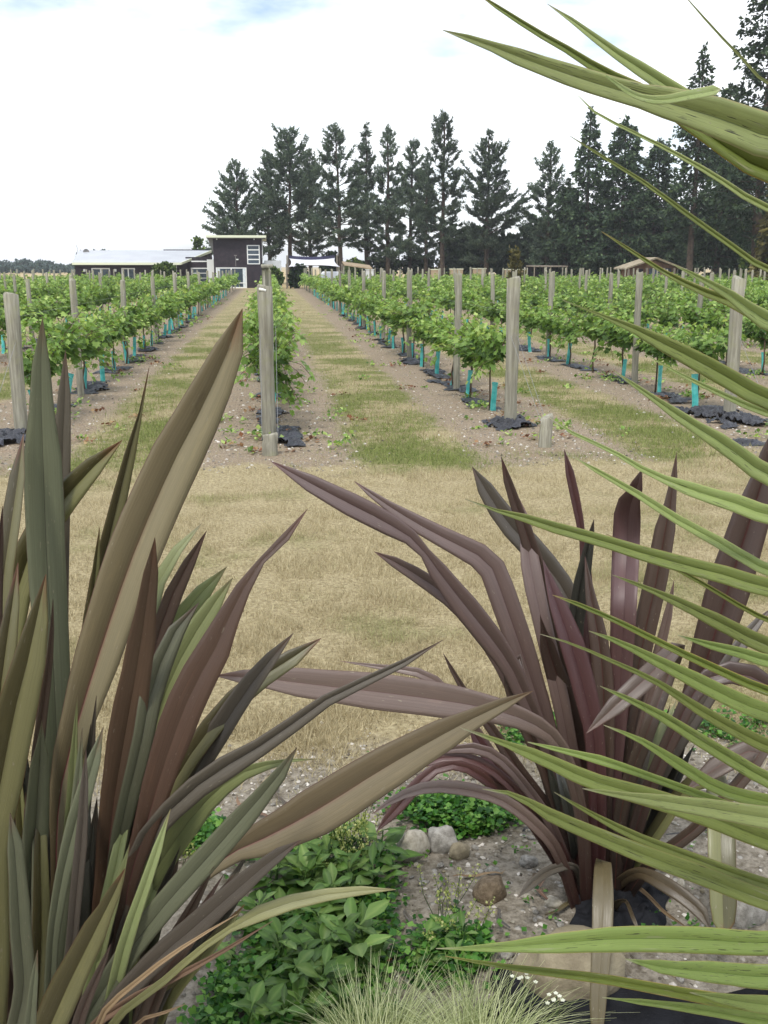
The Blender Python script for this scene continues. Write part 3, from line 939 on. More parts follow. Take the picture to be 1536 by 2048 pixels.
def gravel(name, n, region, rmin, rmax, mats, label, seed):
    r = np.random.default_rng(seed)
    base = np.array([(1, 0, 0), (-.8, .5, 0), (-.7, -.8, 0), (.2, .9, .1), (.1, .1, .75), (.2, -.9, .2)])
    fc = np.array([(0, 3, 4), (3, 1, 4), (1, 2, 4), (2, 5, 4), (5, 0, 4), (2, 0, 5)])
    P = region(n, r)
    P = np.array([(x, y, gz(x, y)) for x, y in P])
    n = len(P)
    sz = np.exp(r.uniform(math.log(rmin), math.log(rmax), n))
    a = r.uniform(0, 6.28, n)
    B = base[None] * r.uniform(.6, 1.3, (n, 1, 3)) * sz[:, None, None]
    c, s = np.cos(a)[:, None], np.sin(a)[:, None]
    V = np.stack([B[..., 0] * c - B[..., 1] * s, B[..., 0] * s + B[..., 1] * c, B[..., 2]], 2) + P[:, None, :]
    F = fc[None] + (np.arange(n) * 6)[:, None, None]
    return tag(link(name, mesh_np(name, V.reshape(-1, 3), F.reshape(-1, 3), mats, tint=np.repeat(r.uniform(0, 1, n), 6))), label, 'gravel', kind='stuff')
M['gravel'] = foliage_mat('gravel_chips', srgb(84, 78, 68), srgb(140, 134, 124), srgb(204, 198, 188), 0, .9, .1, 0)
def reg_garden(n, r):
    x = r.uniform(-2.2, 2.4, n); y = r.uniform(1.6, 4.1, n)
    k = (y + r.normal(0, .12, n) < Y_LAWN + .1)
    dense = np.where(y > 3.0, .9, .45)
    k &= r.uniform(0, 1, n) < dense
    return list(zip(x[k], y[k]))
gravel('garden_gravel', 16000, reg_garden, .003, .011, M['gravel'], 'grey gravel spread over the garden bed', 3)
def reg_soil(n, r):
    y = 9.6 * (45 / 9.6) ** r.uniform(0, 1, n); x = y * r.uniform(-.42, .57, n)
    um = np.abs(((x - ROW0) / ROW + 100) % 1 - 0.5) * ROW
    k = (um + r.normal(0, .2, n) > .6)
    return list(zip(x[k], y[k]))
gravel('soil_stones', 16000, reg_soil, .007, .024, M['gravel'], 'pale small stones and clods on the vineyard soil', 4)

# ------------------------------------------------------------------ conifers
DIAM = (np.array([(0, 0, 0), (.5, .4, .04), (0, 1, 0), (-.5, .4, .04)], float), np.array([(0, 1, 2, 3)], int))
def conifer(name, label, loc, H, base_t, width, seed, mat, droop=False, dens=1.0, prof=0.75, group='tall conifers behind the vineyard', lean=0.0, needle=(.55, .15), bare=0.0, trunk_r=None):
    """base_t: share of the height where live branches start; width: greatest crown half width in metres"""
    r = np.random.default_rng(seed)
    T = thing(name, label, 'tree', loc, 0, group)
    tr = MB()
    tr_r = trunk_r or H * .0125 + .05
    n = 9
    wob = [(r.normal(0, .05) + lean * (i / n) ** 1.5, r.normal(0, .05), -.2 + (H - .4) * i / (n - 1)) for i in range(n)]
    tr.tube(wob, [tr_r * (1.05 - i / n) + .02 for i in range(n)], 8)
    def axis(z):
        f = max(0, min(1, z / H))
        return np.array([lean * f ** 1.5, 0, z])
    P, D, S, Wd, TT = [], [], [], [], []
    z = H * base_t
    while z < H * .985:
        t = (z / H - base_t) / (1 - base_t)
        Lmax = width * ((1 - t) ** prof) * (0.75 + .25 * min(1, t * 5)) + .12
        nb = r.integers(4, 7)
        a0 = r.uniform(0, 6.28)
        for b in range(nb):
            if r.uniform() < bare: continue
            a = a0 + b * 6.283 / nb + r.normal(0, .25)
            L = Lmax * r.choice([r.uniform(.4, .7), r.uniform(.8, 1.2)], p=[.4, .6])
            out = np.array([math.cos(a), math.sin(a), 0.0]); lat = np.array([-math.sin(a), math.cos(a), 0.0])
            zb = z + r.normal(0, .15)
            up = (r.uniform(-.15, .15) + .55 * t) if not droop else r.uniform(-.25, .05) + .3 * t
            cur = (r.uniform(.15, .55) + .25 * t) if not droop else r.uniform(-.25, .1)
            def at(s):
                q = axis(zb) + out * (L * s) ; q[2] += L * (up * s + cur * s * s)
                return q
            if L > .7:
                tr.tube([tuple(at(0)), tuple(at(.5)), tuple(at(.95))], [.012 * L + .015, .008 * L + .01, .008], 3, False)
            if droop:
                m_ = max(4, int(L * 15 * dens))
                ss = .22 + .78 * r.uniform(0, 1, m_) ** .75
                cl = np.round(ss * 5) / 5
                ss = np.clip(ss * .45 + cl * .55 + r.normal(0, .02, m_), .12, 1.03)
                for si in ss:
                    w = (1.05 - si) * L * .34 + .10
                    lo = r.normal(0, 1) * w * .8
                    p = at(si) + lat * lo
                    p[2] += r.normal(0, .10) - abs(r.normal(0, .28))
                    d = out * r.uniform(.4, 1.0) + lat * (np.sign(lo) * r.uniform(.1, .9)) + np.array([0, 0, r.uniform(-1.0, .1)])
                    for q in range(2):
                        P.append(p + r.normal(0, .06, 3)); D.append(d + r.normal(0, .4, 3))
                        S.append(needle[0] * r.uniform(.6, 1.25)); TT.append(np.clip(.15 + .35 * si + r.normal(0, .2), 0, 1))
            else:
                # a branch and its side shoots, each clothed like a bottle brush towards the end
                shoots = [(0.45, 1.0, 0.0, L)]
                for q in range(int(1 + L * 1.9)):
                    shoots.append((r.uniform(.35, .8), None, r.choice([-1, 1]) * r.uniform(.5, 1.0), L * r.uniform(.22, .42)))
                for s0, s1, tw, Ls in shoots:
                    if s1:
                        p0_, p1_ = at(s0), at(s1)
                    else:
                        p0_ = at(s0); dd = out * .75 + lat * tw + np.array([0, 0, up * .6 + .25]); p1_ = p0_ + dd / np.linalg.norm(dd) * Ls
                    ax = p1_ - p0_; ln_ = np.linalg.norm(ax) + 1e-6; ax = ax / ln_
                    m_ = max(4, int(ln_ * 13 * dens))
                    for si in r.uniform(0, 1.05, m_):
                        p = p0_ + ax * (ln_ * si) + r.normal(0, .055, 3)
                        P.append(p); D.append(ax * r.uniform(.3, 1.0) + r.normal(0, .55, 3) + np.array([0, 0, .35]))
                        S.append(needle[0] * r.uniform(.55, 1.1)); TT.append(np.clip(.25 + .3 * si + r.normal(0, .2), 0, 1))
        z += (.42 + .25 * (1 - t)) * r.uniform(.75, 1.3) * (H / 18) ** .4 * (1.0 if droop else 1.04)
    for q in range(60):     # the leader
        zz = H * (.94 + .065 * r.uniform())
        p = axis(zz) + np.array([r.normal(0, .1), r.normal(0, .1), 0])
        P.append(p); D.append(np.array([r.normal(0, .6), r.normal(0, .6), 1.0])); S.append(needle[0] * .8); TT.append(.4)
    P, D, S = np.array(P), np.array(D), np.array(S)
    N = r.normal(0, 1, P.shape)
    tv = DIAM[0].copy(); tv[:, 0] *= needle[1] / needle[0] * 1.6
    V, F = place_leaves(P, D, N, S, (tv, DIAM[1]))
    link('trunk', tr.mesh('trunk', M['bark']), T)
    fo = link('crown', mesh_np('crown', V, F, M[mat], tint=np.repeat(TT, 4)), T)
    fo['kind'] = 'stuff'
    return T

def tree_at(px, top, Y, *a, **k):
    """trunk column px, top row -> place and height at distance Y"""
    b = AT(px, 540, Y); tp = AT(px, top, Y)
    return (b.x, Y, 0.0), tp.z

TREES = [  # px, top, Y, base_t, half width px, seed, profile, bare, lean, words
    (478, 322, 112, .12, 70, 1, .8, .05, 0, 'shorter cone shaped pine rising behind the dark tower'),
    (540, 312, 118, .22, 46, 2, .6, .1, 0, 'pine crowded against the broad topped pine on its tower side'),
    (582, 268, 112, .28, 66, 3, .42, .05, 0, 'broad topped pine with a bare lower trunk behind the shade sail'),
    (622, 300, 120, .20, 46, 4, .6, .1, 0, 'pine crowded against the broad topped pine on the side away from the tower'),
    (682, 254, 108, .25, 62, 5, .6, .22, -.5, 'open pine with a long bare trunk just past the shade sail'),
    (733, 250, 114, .2, 42, 6, .75, .12, 0, 'slim pine between the open bare trunked pine and the slim dark one'),
    (776, 250, 110, .15, 48, 7, .75, .08, 0, 'slim dark pine between two slim pines, equally tall'),
    (820, 278, 116, .18, 44, 8, .6, .12, .3, 'ragged topped pine between the slim dark pine and the tallest one'),
    (852, 312, 112, .2, 34, 9, .7, .1, 0, 'smaller pine tucked against the tallest thin pine'),
    (884, 228, 108, .22, 48, 10, .5, .3, 0, 'tallest thin pine with sparse whorls and a bare stem'),
    (972, 262, 106, .14, 80, 11, .72, .1, 0, 'wide open cone shaped pine standing alone against the sky'),
    (1093, 284, 104, .10, 62, 12, .75, .05, 0, 'cone shaped pine between the lone open pine and the dark wood'),
]
for px, top, Y, bt, hw, seed, prof, bare, lean, words in TREES:
    loc, H = tree_at(px, top, Y)
    conifer('pine_tree', words, loc, H, bt, hw * Y / 2060 * 1.2, 900 + seed, 'pine', False, 5.0, prof + .14, lean=lean, bare=bare * .7, needle=(.34, .07))
FIRS = [
    (1168, 218, 98, .05, 74, 1, .85, 'tall pointed fir at the edge of the dark wood', 1.2, 0),
    (1238, 236, 96, .04, 92, 2, .6, 'bushy dense fir beside the tall pointed fir', 1.5, 0),
    (1130, 360, 100, .03, 70, 3, .7, 'low dark fir filling the wood below the pointed fir', 1.2, 0),
    (1304, 280, 98, .04, 92, 4, .55, 'dark fir between the bushy dense fir and the flag topped one', 1.3, 0),
    (1378, 92, 84, .27, 72, 5, .75, 'tall fir with a thin flagged top and a bare grey trunk', 1.0, .05),
    (1432, 170, 88, .16, 92, 6, .5, 'dark fir crowding the flag topped fir on the cypress side', 1.3, 0),
    (1506, -140, 74, .15, 118, 7, .5, 'tallest drooping fir of the dark wood, beside the olive brown cypress', 1.1, 0),
    (1478, 270, 92, .06, 92, 8, .5, 'dark fir between the flag topped fir and the very tall one', 1.3, 0),
]
for px, top, Y, bt, hw, seed, prof, words, dens, bare in FIRS:
    loc, H = tree_at(px, top, Y)
    conifer('fir_tree', words, loc, H, bt, hw * Y / 2060, 700 + seed, 'fir', True, dens, prof, bare=bare, needle=(.40, .13))
loc, H = tree_at(1560, 330, 66)
conifer('cypress_tree', 'olive brown cypress in front of the tallest drooping fir', loc, H, .03, 1.9, 31, 'olive_tree', True, 1.6, .5)
for px, seed in ((1640, 3), (1720, 4)):
    loc, H = tree_at(px, 60, 78)
    conifer('fir_tree', 'dark fir beyond the very tall drooping one', loc, H, .08, 3.6, 740 + seed, 'fir', True, .9, .6)

def bush(name, label, c, rx, ry, h, n, size, mat, seed, group=None, lobes=7, cat='shrub', stem=True):
    r = np.random.default_rng(seed)
    T = thing(name, label, cat, (c[0], c[1], 0), 0, group)
    C_ = np.stack([r.uniform(-.6, .6, lobes) * rx, r.uniform(-.6, .6, lobes) * ry, r.uniform(.3, .72, lobes) * h], 1)
    rad = r.uniform(.34, .52, lobes)
    i = r.integers(0, lobes, n)
    v = r.normal(0, 1, (n, 3)); v /= np.linalg.norm(v, axis=1, keepdims=True)
    q = rad[i][:, None] * (r.uniform(.45, 1.08, n)[:, None])
    P = C_[i] + v * q * np.array([rx * 1.2, ry * 1.2, h * .62])
    P[:, 2] = np.clip(P[:, 2], .03, None)
    V, F = place_leaves(P, v + r.normal(0, .6, (n, 3)), v + r.normal(0, .7, (n, 3)), size * r.uniform(.6, 1.3, n), DIAM)
    fo = link('crown', mesh_np('crown', V, F, M[mat], tint=np.repeat(np.clip(r.normal(.42, .22, n), 0, 1), 4)), T); fo['kind'] = 'stuff'
    if stem:
        mb = MB()
        for k in range(3):
            mb.tube([(r.uniform(-.1, .1), r.uniform(-.1, .1), -.1), (r.uniform(-.3, .3) * rx, r.uniform(-.3, .3) * ry, h * .5)], [.06, .02], 5)
        link('trunk', mb.mesh('trunk', M['bark']), T)
    return T
def bush_px(name, label, px0, px1, top, Y, n, size, mat, seed, depth=None, **k):
    a, b = AT(px0, 540, Y), AT(px1, 540, Y)
    h = AT((px0 + px1) / 2, top, Y).z
    rx = (b.x - a.x) / 2
    return bush(name, label, ((a.x + b.x) / 2, Y), rx, depth or min(rx, 3.0), h, n, size, mat, seed, **k)
for i, (x0, x1, top, Y, w) in enumerate(((885, 985, 452, 112, 'low dark bushy tree under the lone open pine'), (960, 1075, 466, 110, 'wide dark bushy tree between the lone open pine and the cone shaped pine'),
        (1040, 1150, 430, 108, 'tall dark bushy tree under the cone shaped pine'), (1130, 1240, 420, 106, 'tall dark bushy tree under the pointed fir'), (1220, 1330, 410, 106, 'tall dark bushy tree behind the wooden cottage'),
        (1310, 1430, 420, 102, 'tall dark bushy tree behind the bare grey fir trunk'), (1410, 1560, 430, 100, 'tall dark bushy tree behind the tallest drooping fir'))):
    bush_px('dark_tree', w, x0, x1, top, Y, 5200, .6, 'fir', 60 + i, depth=3.2, lobes=11, cat='tree', group='dark bushy trees under the firs')
for i, (x0, x1, top, Y, mt, w) in enumerate(((455, 520, 452, 116, 'hedge', 'dark scrub behind the tower roof'), (640, 690, 500, 112, 'hedge', 'dark scrub behind the shade sail'), (688, 735, 505, 106, 'shrub', 'light green shrub between the shade sail and the slim pines'),
        (735, 800, 500, 118, 'hedge', 'dark scrub under the slim pines'), (800, 890, 505, 118, 'hedge', 'dark scrub under the tallest thin pine'), (1205, 1240, 508, 96, 'shrub', 'dull pale shrub between the open shed and the wooden cottage'),
        (1470, 1550, 490, 80, 'shrub', 'loose green shrub under the very tall fir'), (530, 566, 531, 91.5, 'shrub', 'rounded green bush beside the pale block wall'),
        (300, 352, 529, 93.6, 'shrub', 'rounded green bush in front of the long wing'), (578, 614, 530, 92, 'hedge', 'dark clipped hedge under the shade sail'), (835, 905, 522, 114, 'olive_tree', 'straw brown scrub under the pines'))):
    bush_px('shrub', w, x0, x1, top, Y, 2200, .34, mt, 160 + i)
loc, H = tree_at(1030, 512, 60)
conifer('cypress_sapling', 'thin young cypress sticking up above the vines', (loc[0], 60, 0), H, .02, .42, 77, 'olive_tree', False, 3.0, .5, needle=(.3, .1), trunk_r=.04)
loc, H = tree_at(398, 482, 112)
conifer('cypress_tree', 'small green pointed tree behind the long wing roof', loc, H, .02, 1.0, 78, 'shrub', False, 2.2, .6, needle=(.4, .2))

# distant shelter belt on the left
for i in range(22):
    px = -30 + i * 9.3 + rnd.uniform(-3, 3)
    tops = 519 + rnd.uniform(-3, 5) if px < 104 else 530 + rnd.uniform(-2, 3)
    Y = 330 + rnd.uniform(-25, 25)
    a = AT(px, 540, Y); h = AT(px, tops, Y).z
    bush('far_tree', 'haze tinted blue green far off tree in the shelter belt beyond the paddock', (a.x, Y), 1.6 + rnd.random() * .8, 1.6, h, 420, .7, 'far_tree', 300 + i, group='far off shelter belt trees', lobes=6, cat='tree')
for i in range(16):
    px = -40 + i * 13
    Y = 290 + rnd.uniform(-8, 8)
    a = AT(px, 540, Y); h = AT(px, 530 + rnd.uniform(-2, 2), Y).z
    bush('far_hedge_bush', 'low dark bush in the far hedge below the shelter belt', (a.x, Y), 2.2, 1.5, h, 420, .55, 'far_tree', 400 + i, group='far hedge bushes', lobes=5, cat='bush')
for i, (x0, x1, top, Y) in enumerate(((150, 180, 501, 150), (186, 196, 501, 150), (204, 222, 502, 150))):
    bush_px('dark_tree', 'dark tree top just showing over the long wing ridge', x0, x1, top, Y, 900, .5, 'hedge', 450 + i, cat='tree', group='dark tree tops over the long wing ridge')

# ------------------------------------------------------------------ winery building
M['black_wall'] = plain('black_boards', srgb(40, 34, 42), srgb(56, 48, 54), 3, .7, .2, 20)
M['roof_metal'] = plain('pale_roof_metal', srgb(172, 175, 180), srgb(184, 187, 191), .6, .4, spec=.4)
M['fascia'] = plain('cream_fascia', srgb(218, 222, 196), None, rough=.6)
M['frame'] = plain('white_frame', srgb(222, 224, 222), None, rough=.5)
M['glass'] = plain('dark_glass', srgb(40, 52, 66), srgb(70, 84, 96), 1.5, .12, spec=.6)
M['curtain'] = plain('pale_curtain', srgb(196, 206, 210), srgb(216, 222, 224), 6, .8)
M['block_wall'] = plain('pale_block', srgb(192, 194, 196), srgb(206, 208, 208), 2, .8)
M['soffit'] = plain('grey_soffit', srgb(128, 126, 122), None, rough=.8)
M['dark_roof'] = plain('dark_roof', srgb(52, 52, 66), None, rough=.6)
B = thing('winery_building', 'black boarded winery with a tall flat roofed tower and long pale metal roofed wing', 'building', (AT(480, 560, 94).x, 94, 0))
def part(mb, name, mat, parent=B):
    me = mb.mesh(name, M[mat])
    o = link(name, me, parent)
    o.matrix_parent_inverse = Matrix.Translation(-B.location)
    return o
def sub(mb, name, mat, parent):
    o = link(name, mb.mesh(name, M[mat]), parent)
    return o
def X_(px, Y): return AT(px, 540, Y).x
def Z_(py, Y): return AT(480, py, Y).z
TY = 94.0
x0, x1 = X_(428, TY), X_(525, TY)
zt = Z_(476, TY)
part(MB().box(x0, x1, TY, TY + 4.6, -.2, zt), 'tower_wall', 'black_wall')
# vertical boards standing proud of the tower front
nb = 22
for i in range(nb):
    bx0 = x0 + (x1 - x0) * i / nb
    part(MB().box(bx0 + .012, bx0 + (x1 - x0) / nb - .012, TY - .03, TY - .002, -.1, zt - .02), 'board', 'black_wall')
part(MB().box(x1 + .003, x1 + .06, TY + .01, TY + 4.6, 2.6, zt - .01), 'side_cladding', 'block_wall')
rt = MB()
rx0, rx1 = X_(415, TY), X_(534, TY)
rt.quad_prism([(rx0, TY - .6, zt + .02), (rx1, TY - .6, zt + .02), (rx1, TY + 5.2, zt + .02 - .15), (rx0, TY + 5.2, zt - .13)], (0, 0, .2))
part(rt, 'tower_roof', 'fascia')
part(MB().box(rx0 + .06, rx1 - .06, TY - .5, TY + 4.8, zt - .05, zt + .016), 'soffit', 'soffit')
part(MB().quad_prism([(x0 - .005, TY + .1, zt - .06), (rx0 + .1, TY + .1, zt - .06), (x0 - .005, TY + .1, Z_(506, TY))], (0, 4, 0)), 'eave_bracket', 'soffit')
# tower window, four stacked panes
wx0, wx1, wz0, wz1 = X_(495, TY), X_(520.5, TY), Z_(528.5, TY), Z_(490, TY)
yf = TY - .06
w = MB().box(wx0, wx0 + .09, yf - .03, yf + .025, wz0, wz1).box(wx1 - .09, wx1, yf - .03, yf + .025, wz0, wz1)
w.box(wx0 + .09, wx1 - .09, yf - .03, yf + .025, wz0, wz0 + .08).box(wx0 + .09, wx1 - .09, yf - .03, yf + .025, wz1 - .08, wz1)
for i in (1, 2, 3):
    zz = wz0 + (wz1 - wz0) * i / 4
    w.box(wx0 + .09, wx1 - .09, yf - .025, yf + .02, zz - .05, zz + .05)
win = part(w, 'window', 'frame')
for i in range(4):
    za = wz0 + (wz1 - wz0) * i / 4 + .06; zb = wz0 + (wz1 - wz0) * (i + 1) / 4 - .06
    o = part(MB().box(wx0 + .092, wx1 - .092, yf - .005, yf + .01, za, zb), 'pane', 'glass')
    o.parent = win; o.matrix_parent_inverse = Matrix.Identity(4)
# tower glass doors
dx0, dx1, dz1 = X_(432, TY), X_(493, TY), Z_(535, TY)
d = MB().box(dx0, dx0 + .1, yf - .04, yf + .025, 0, dz1).box(dx1 - .1, dx1, yf - .04, yf + .025, 0, dz1).box(dx0 + .1, dx1 - .1, yf - .04, yf + .025, dz1 - .09, dz1)
mx = X_(462.5, TY)
d.box(mx - .05, mx + .05, yf - .04, yf + .025, 0, dz1 - .09).box(mx + .05, dx1 - .1, yf - .04, yf + .025, .42, .5).box(dx0 + .1, dx1 - .1, yf - .04, yf + .025, 0, .1)
dr = part(d, 'glass_door', 'frame')
def subp(mb, name, mat, par):
    o = part(mb, name, mat); o.parent = par; o.matrix_parent_inverse = Matrix.Identity(4)
    return o
subp(MB().box(dx0 + .1, mx - .05, yf - .008, yf + .012, .1, dz1 - .09), 'pane', 'glass', dr)
subp(MB().box(mx + .05, dx1 - .1, yf - .008, yf + .012, .1, dz1 - .09), 'pane', 'glass', dr)
subp(MB().box(dx0 + .11, dx0 + .36, yf - .014, yf - .009, .1, dz1 - .1), 'curtain', 'curtain', dr)
subp(MB().box(dx1 - .34, dx1 - .11, yf - .014, yf - .009, .1, dz1 - .1), 'curtain', 'curtain', dr)
for px in (436, 510):
    part(MB().box(X_(px, TY) - .05, X_(px, TY) + .05, TY - .25, TY - .15, zt - .16, zt - .055), 'soffit_light', 'frame')
# wall lamp
lx = X_(472, TY)
lm_ = part(MB().tube([(lx, TY - .09, Z_(533, TY)), (lx, TY - .09, Z_(512, TY))], .03, 6).box(lx - .12, lx + .12, TY - .15, TY - .035, Z_(512, TY), Z_(510, TY)), 'wall_lamp', 'soffit')
subp(MB().tube([(lx + .05, TY - .1, Z_(519, TY)), (lx + .25, TY - .12, Z_(519, TY))], .055, 8), 'lamp_head', 'frame', lm_)
# pale block wall right of the tower
bw0, bw1 = X_(527, TY) + .07, X_(563, TY)
part(MB().box(bw0, bw1, TY + .6, TY + .8, -.1, Z_(521, TY)), 'block_wall', 'block_wall')
part(MB().tube([(X_(530, TY), TY + .55, Z_(537, TY)), (X_(530, TY), TY + .55, Z_(533, TY))], .06, 6), 'meter_box', 'soffit')
# long wing
WY = 96.0
el, er = X_(145, WY - .6), X_(362, WY - .6)
ze = Z_(528, WY - .6)
RY = 102.0
rl, rr = X_(160, RY), X_(423, RY)
zr = Z_(503, RY)
wing = MB()
wx0_, wx1_ = X_(151, WY), X_(360, WY)
wing.v += [(wx0_, WY, -.2), (wx1_, WY, -.2), (rr - .25, RY, -.2), (rl + .3, RY, -.2), (wx0_, WY, ze), (wx1_, WY, ze), (rr - .25, RY, zr - .12), (rl + .3, RY, zr - .12)]
wing.f += [(0, 1, 5, 4), (1, 2, 6, 5), (2, 3, 7, 6), (3, 0, 4, 7), (4, 5, 6, 7), (3, 2, 1, 0)]
part(wing, 'wing_wall', 'black_wall')
roof = part(MB().quad_prism([(el, WY - .6, ze + .03), (er, WY - .6, ze + .03), (rr, RY, zr), (rl, RY, zr)], (0, 0, .09)), 'wing_roof', 'roof_metal')
# standing seams, each a rib on the roof
ns = 44
for i in range(1, ns):
    f = i / ns
    a = Vector((el + (er - el) * f, WY - .55, ze + .125)); b_ = Vector((rl + (rr - rl) * f, RY - .03, zr + .092))
    subp(MB().quad_prism([a + Vector((-.012, 0, 0)), a + Vector((.012, 0, 0)), b_ + Vector((.012, 0, 0)), b_ + Vector((-.012, 0, 0))], (0, 0, .012)), 'roof_seam', 'roof_metal', roof)
part(MB().box(el, er, WY - .68, WY - .61, ze - .08, ze + .13), 'gutter', 'fascia')
vg = Vector((rr - er, RY - WY + .6, zr - ze - .03)); 
part(MB().quad_prism([Vector((er + .01, WY - .6, ze - .06)), Vector((rr + .01, RY, zr - .1)), Vector((rr + .01, RY, zr + .12)), Vector((er + .01, WY - .6, ze + .14))], (.08, -.02, 0)), 'verge_board', 'fascia')
part(MB().tube([(X_(353, WY), WY - .12, -.1), (X_(353, WY), WY - .12, ze)], .05, 6), 'downpipe', 'frame')
for (a, b_) in ((183, 220), (243, 270)):
    ax, bx, zt_ = X_(a, WY), X_(b_, WY), Z_(536, WY)
    yy = WY - .05
    mb = MB().box(ax, ax + .1, yy, yy + .045, .1, zt_).box(bx - .1, bx, yy, yy + .045, .1, zt_).box(ax + .1, bx - .1, yy, yy + .045, zt_ - .1, zt_).box((ax + bx) / 2 - .05, (ax + bx) / 2 + .05, yy, yy + .045, .1, zt_ - .1)
    wn_ = part(mb, 'window', 'frame')
    subp(MB().box(ax + .1, (ax + bx) / 2 - .05, yy + .015, yy + .03, .1, zt_ - .1), 'pane', 'glass', wn_)
    subp(MB().box((ax + bx) / 2 + .05, bx - .1, yy + .015, yy + .03, .1, zt_ - .1), 'pane', 'glass', wn_)
for px in (169, 231):
    lx = X_(px, WY)
    part(MB().box(lx - .09, lx + .09, WY - .16, WY - .002, Z_(543, WY), Z_(538, WY)), 'wall_lamp', 'frame')
# entry between wing and tower: white pillar, beam, glazed door
EY = 97.0
part(MB().box(X_(415, EY), X_(429, EY), EY - .5, EY - .2, -.1, Z_(519, EY)), 'entry_pillar', 'frame')
part(MB().box(X_(384, EY), X_(414.5, EY), EY - .45, EY - .3, Z_(524, EY), Z_(521.5, EY)), 'entry_beam', 'frame')
ax, bx, zt_ = X_(381, EY), X_(418, EY), Z_(535.5, EY)
part(MB().box(X_(371, EY), bx + .3, EY + .55, EY + .7, -.1, Z_(514, EY)), 'entry_wall', 'black_wall')
mb = MB().box(ax, ax + .1, EY + .46, EY + .53, 0, zt_).box(bx - .1, bx, EY + .46, EY + .53, 0, zt_).box(ax + .1, bx - .1, EY + .46, EY + .53, zt_ - .1, zt_)
for zz in (.4, .85, 1.3):
    mb.box(ax + .1, bx - .1, EY + .465, EY + .525, zz - .03, zz + .03)
ed = part(mb, 'glass_door', 'frame')
subp(MB().box(ax + .1, bx - .1, EY + .5, EY + .515, .05, zt_ - .1), 'pane', 'glass', ed)
# rear flat roof showing over the ridge, dish and aerial
part(MB().box(X_(331, 108), X_(424, 108), 107, 111, Z_(503.5, 108), Z_(499.5, 108)), 'rear_roof', 'dark_roof')
part(MB().box(X_(335, 108), X_(422, 108), 107.4, 110.8, -.1, Z_(503.6, 108)), 'rear_wall', 'black_wall')
ds = MB()
c = Vector((X_(175, 101), 101.0, Z_(504.5, 101)))
ring = []
for k in range(14):
    a = 2 * math.pi * k / 14
    ds.v.append((c.x + .30 * math.cos(a), c.y - .1 + .1 * math.sin(a), c.z + .30 * math.sin(a)))
ds.v.append((c.x, c.y + .12, c.z - .05)); ds.v.append((c.x, c.y + .15, c.z - .05))
for k in range(14):
    ds.f.append((k, (k + 1) % 14, 14)); ds.f.append(((k + 1) % 14, k, 15))
dish = part(ds, 'satellite_dish', 'soffit')
subp(MB().tube([(c.x, c.y + .1, c.z - .05), (c.x, c.y + .1, zr - .2)], .03, 5), 'dish_mast', 'soffit', dish)
part(MB().tube([(X_(156, 101), 101.5, zr - .3), (X_(156, 101), 101.5, Z_(497, 101)), (X_(153, 101), 101.5, Z_(489, 101))], .018, 4), 'aerial', 'soffit')

# ------------------------------------------------------------------ shade sail, car, awning, cottage, low walls
M['sail'] = plain('sail_cloth', srgb(206, 206, 212), srgb(214, 214, 220), 1, .8)
M['sail_edge'] = plain('sail_edge', srgb(58, 58, 84), None, rough=.7)
M['wood_grey'] = plain('grey_timber', srgb(110, 102, 92), srgb(144, 136, 122), 3, .85, .3)
M['cottage_wall'] = plain('brown_timber', srgb(100, 74, 58), srgb(132, 104, 84), 2, .85, .3)
M['cottage_roof'] = plain('pale_timber_roof', srgb(150, 138, 116), srgb(178, 166, 142), 2, .8)
M['tan_wall'] = plain('tan_wall', srgb(150, 132, 108), srgb(170, 154, 130), 2, .85)
M['car_paint'] = plain('white_car_paint', srgb(224, 226, 228), None, rough=.25, spec=.5)
M['rubber'] = plain('tyre_rubber', srgb(30, 30, 30), None, rough=.8)
SY = 90.5
S_ = thing('shade_sail', 'pale grey shade sail stretched on posts beside the tower', 'shade sail', (X_(628, SY), SY, 0))
def spart(mb, name, mat, root, smooth=False):
    o = link(name, mb.mesh(name, M[mat], smooth), root); o.matrix_parent_inverse = Matrix.Translation(-root.location); return o
A = AT(577, 533.5, SY); Bq = AT(680, 533.5, SY); Cq = AT(670, 515.5, SY + 5.5); Dq = AT(578, 516.5, SY + 5.5)
n = 12
V, F = [], []
for j in range(n + 1):
    for i in range(n + 1):
        u, v = i / n, j / n
        # edges curve inwards, the cloth sags
        uu = u + .10 * (0.5 - u) * 4 * v * (1 - v) * (abs(u - .5) * 2)
        vv = v + .42 * (0.5 - v) * 4 * u * (1 - u) * (abs(v - .5) * 2)
        p = A * (1 - uu) * (1 - vv) + Bq * uu * (1 - vv) + Cq * uu * vv + Dq * (1 - uu) * vv
        p = p - Vector((0, 0, .35 * 16 * u * (1 - u) * v * (1 - v) * .5))
        V.append(tuple(p - S_.location))
F = [(j * (n + 1) + i, j * (n + 1) + i + 1, (j + 1) * (n + 1) + i + 1, (j + 1) * (n + 1) + i) for j in range(n) for i in range(n)]
o = link('sail_cloth', mesh_np('sail_cloth', V, F, M['sail'], smooth=True), S_)
md = o.modifiers.new('thickness', 'SOLIDIFY'); md.thickness = .012
top_row = [Vector(V[n * (n + 1) + i]) + S_.location for i in range(n + 1)]
em_ = MB()
for i in range(n):
    a, b_ = top_row[i], top_row[i + 1]
    em_.quad_prism([a + Vector((0, .06, -.02)), b_ + Vector((0, .06, -.02)), b_ + Vector((0, .06, .26)), a + Vector((0, .06, .26))], (0, .03, 0))
spart(em_, 'rear_edge_band', 'sail_edge', S_)
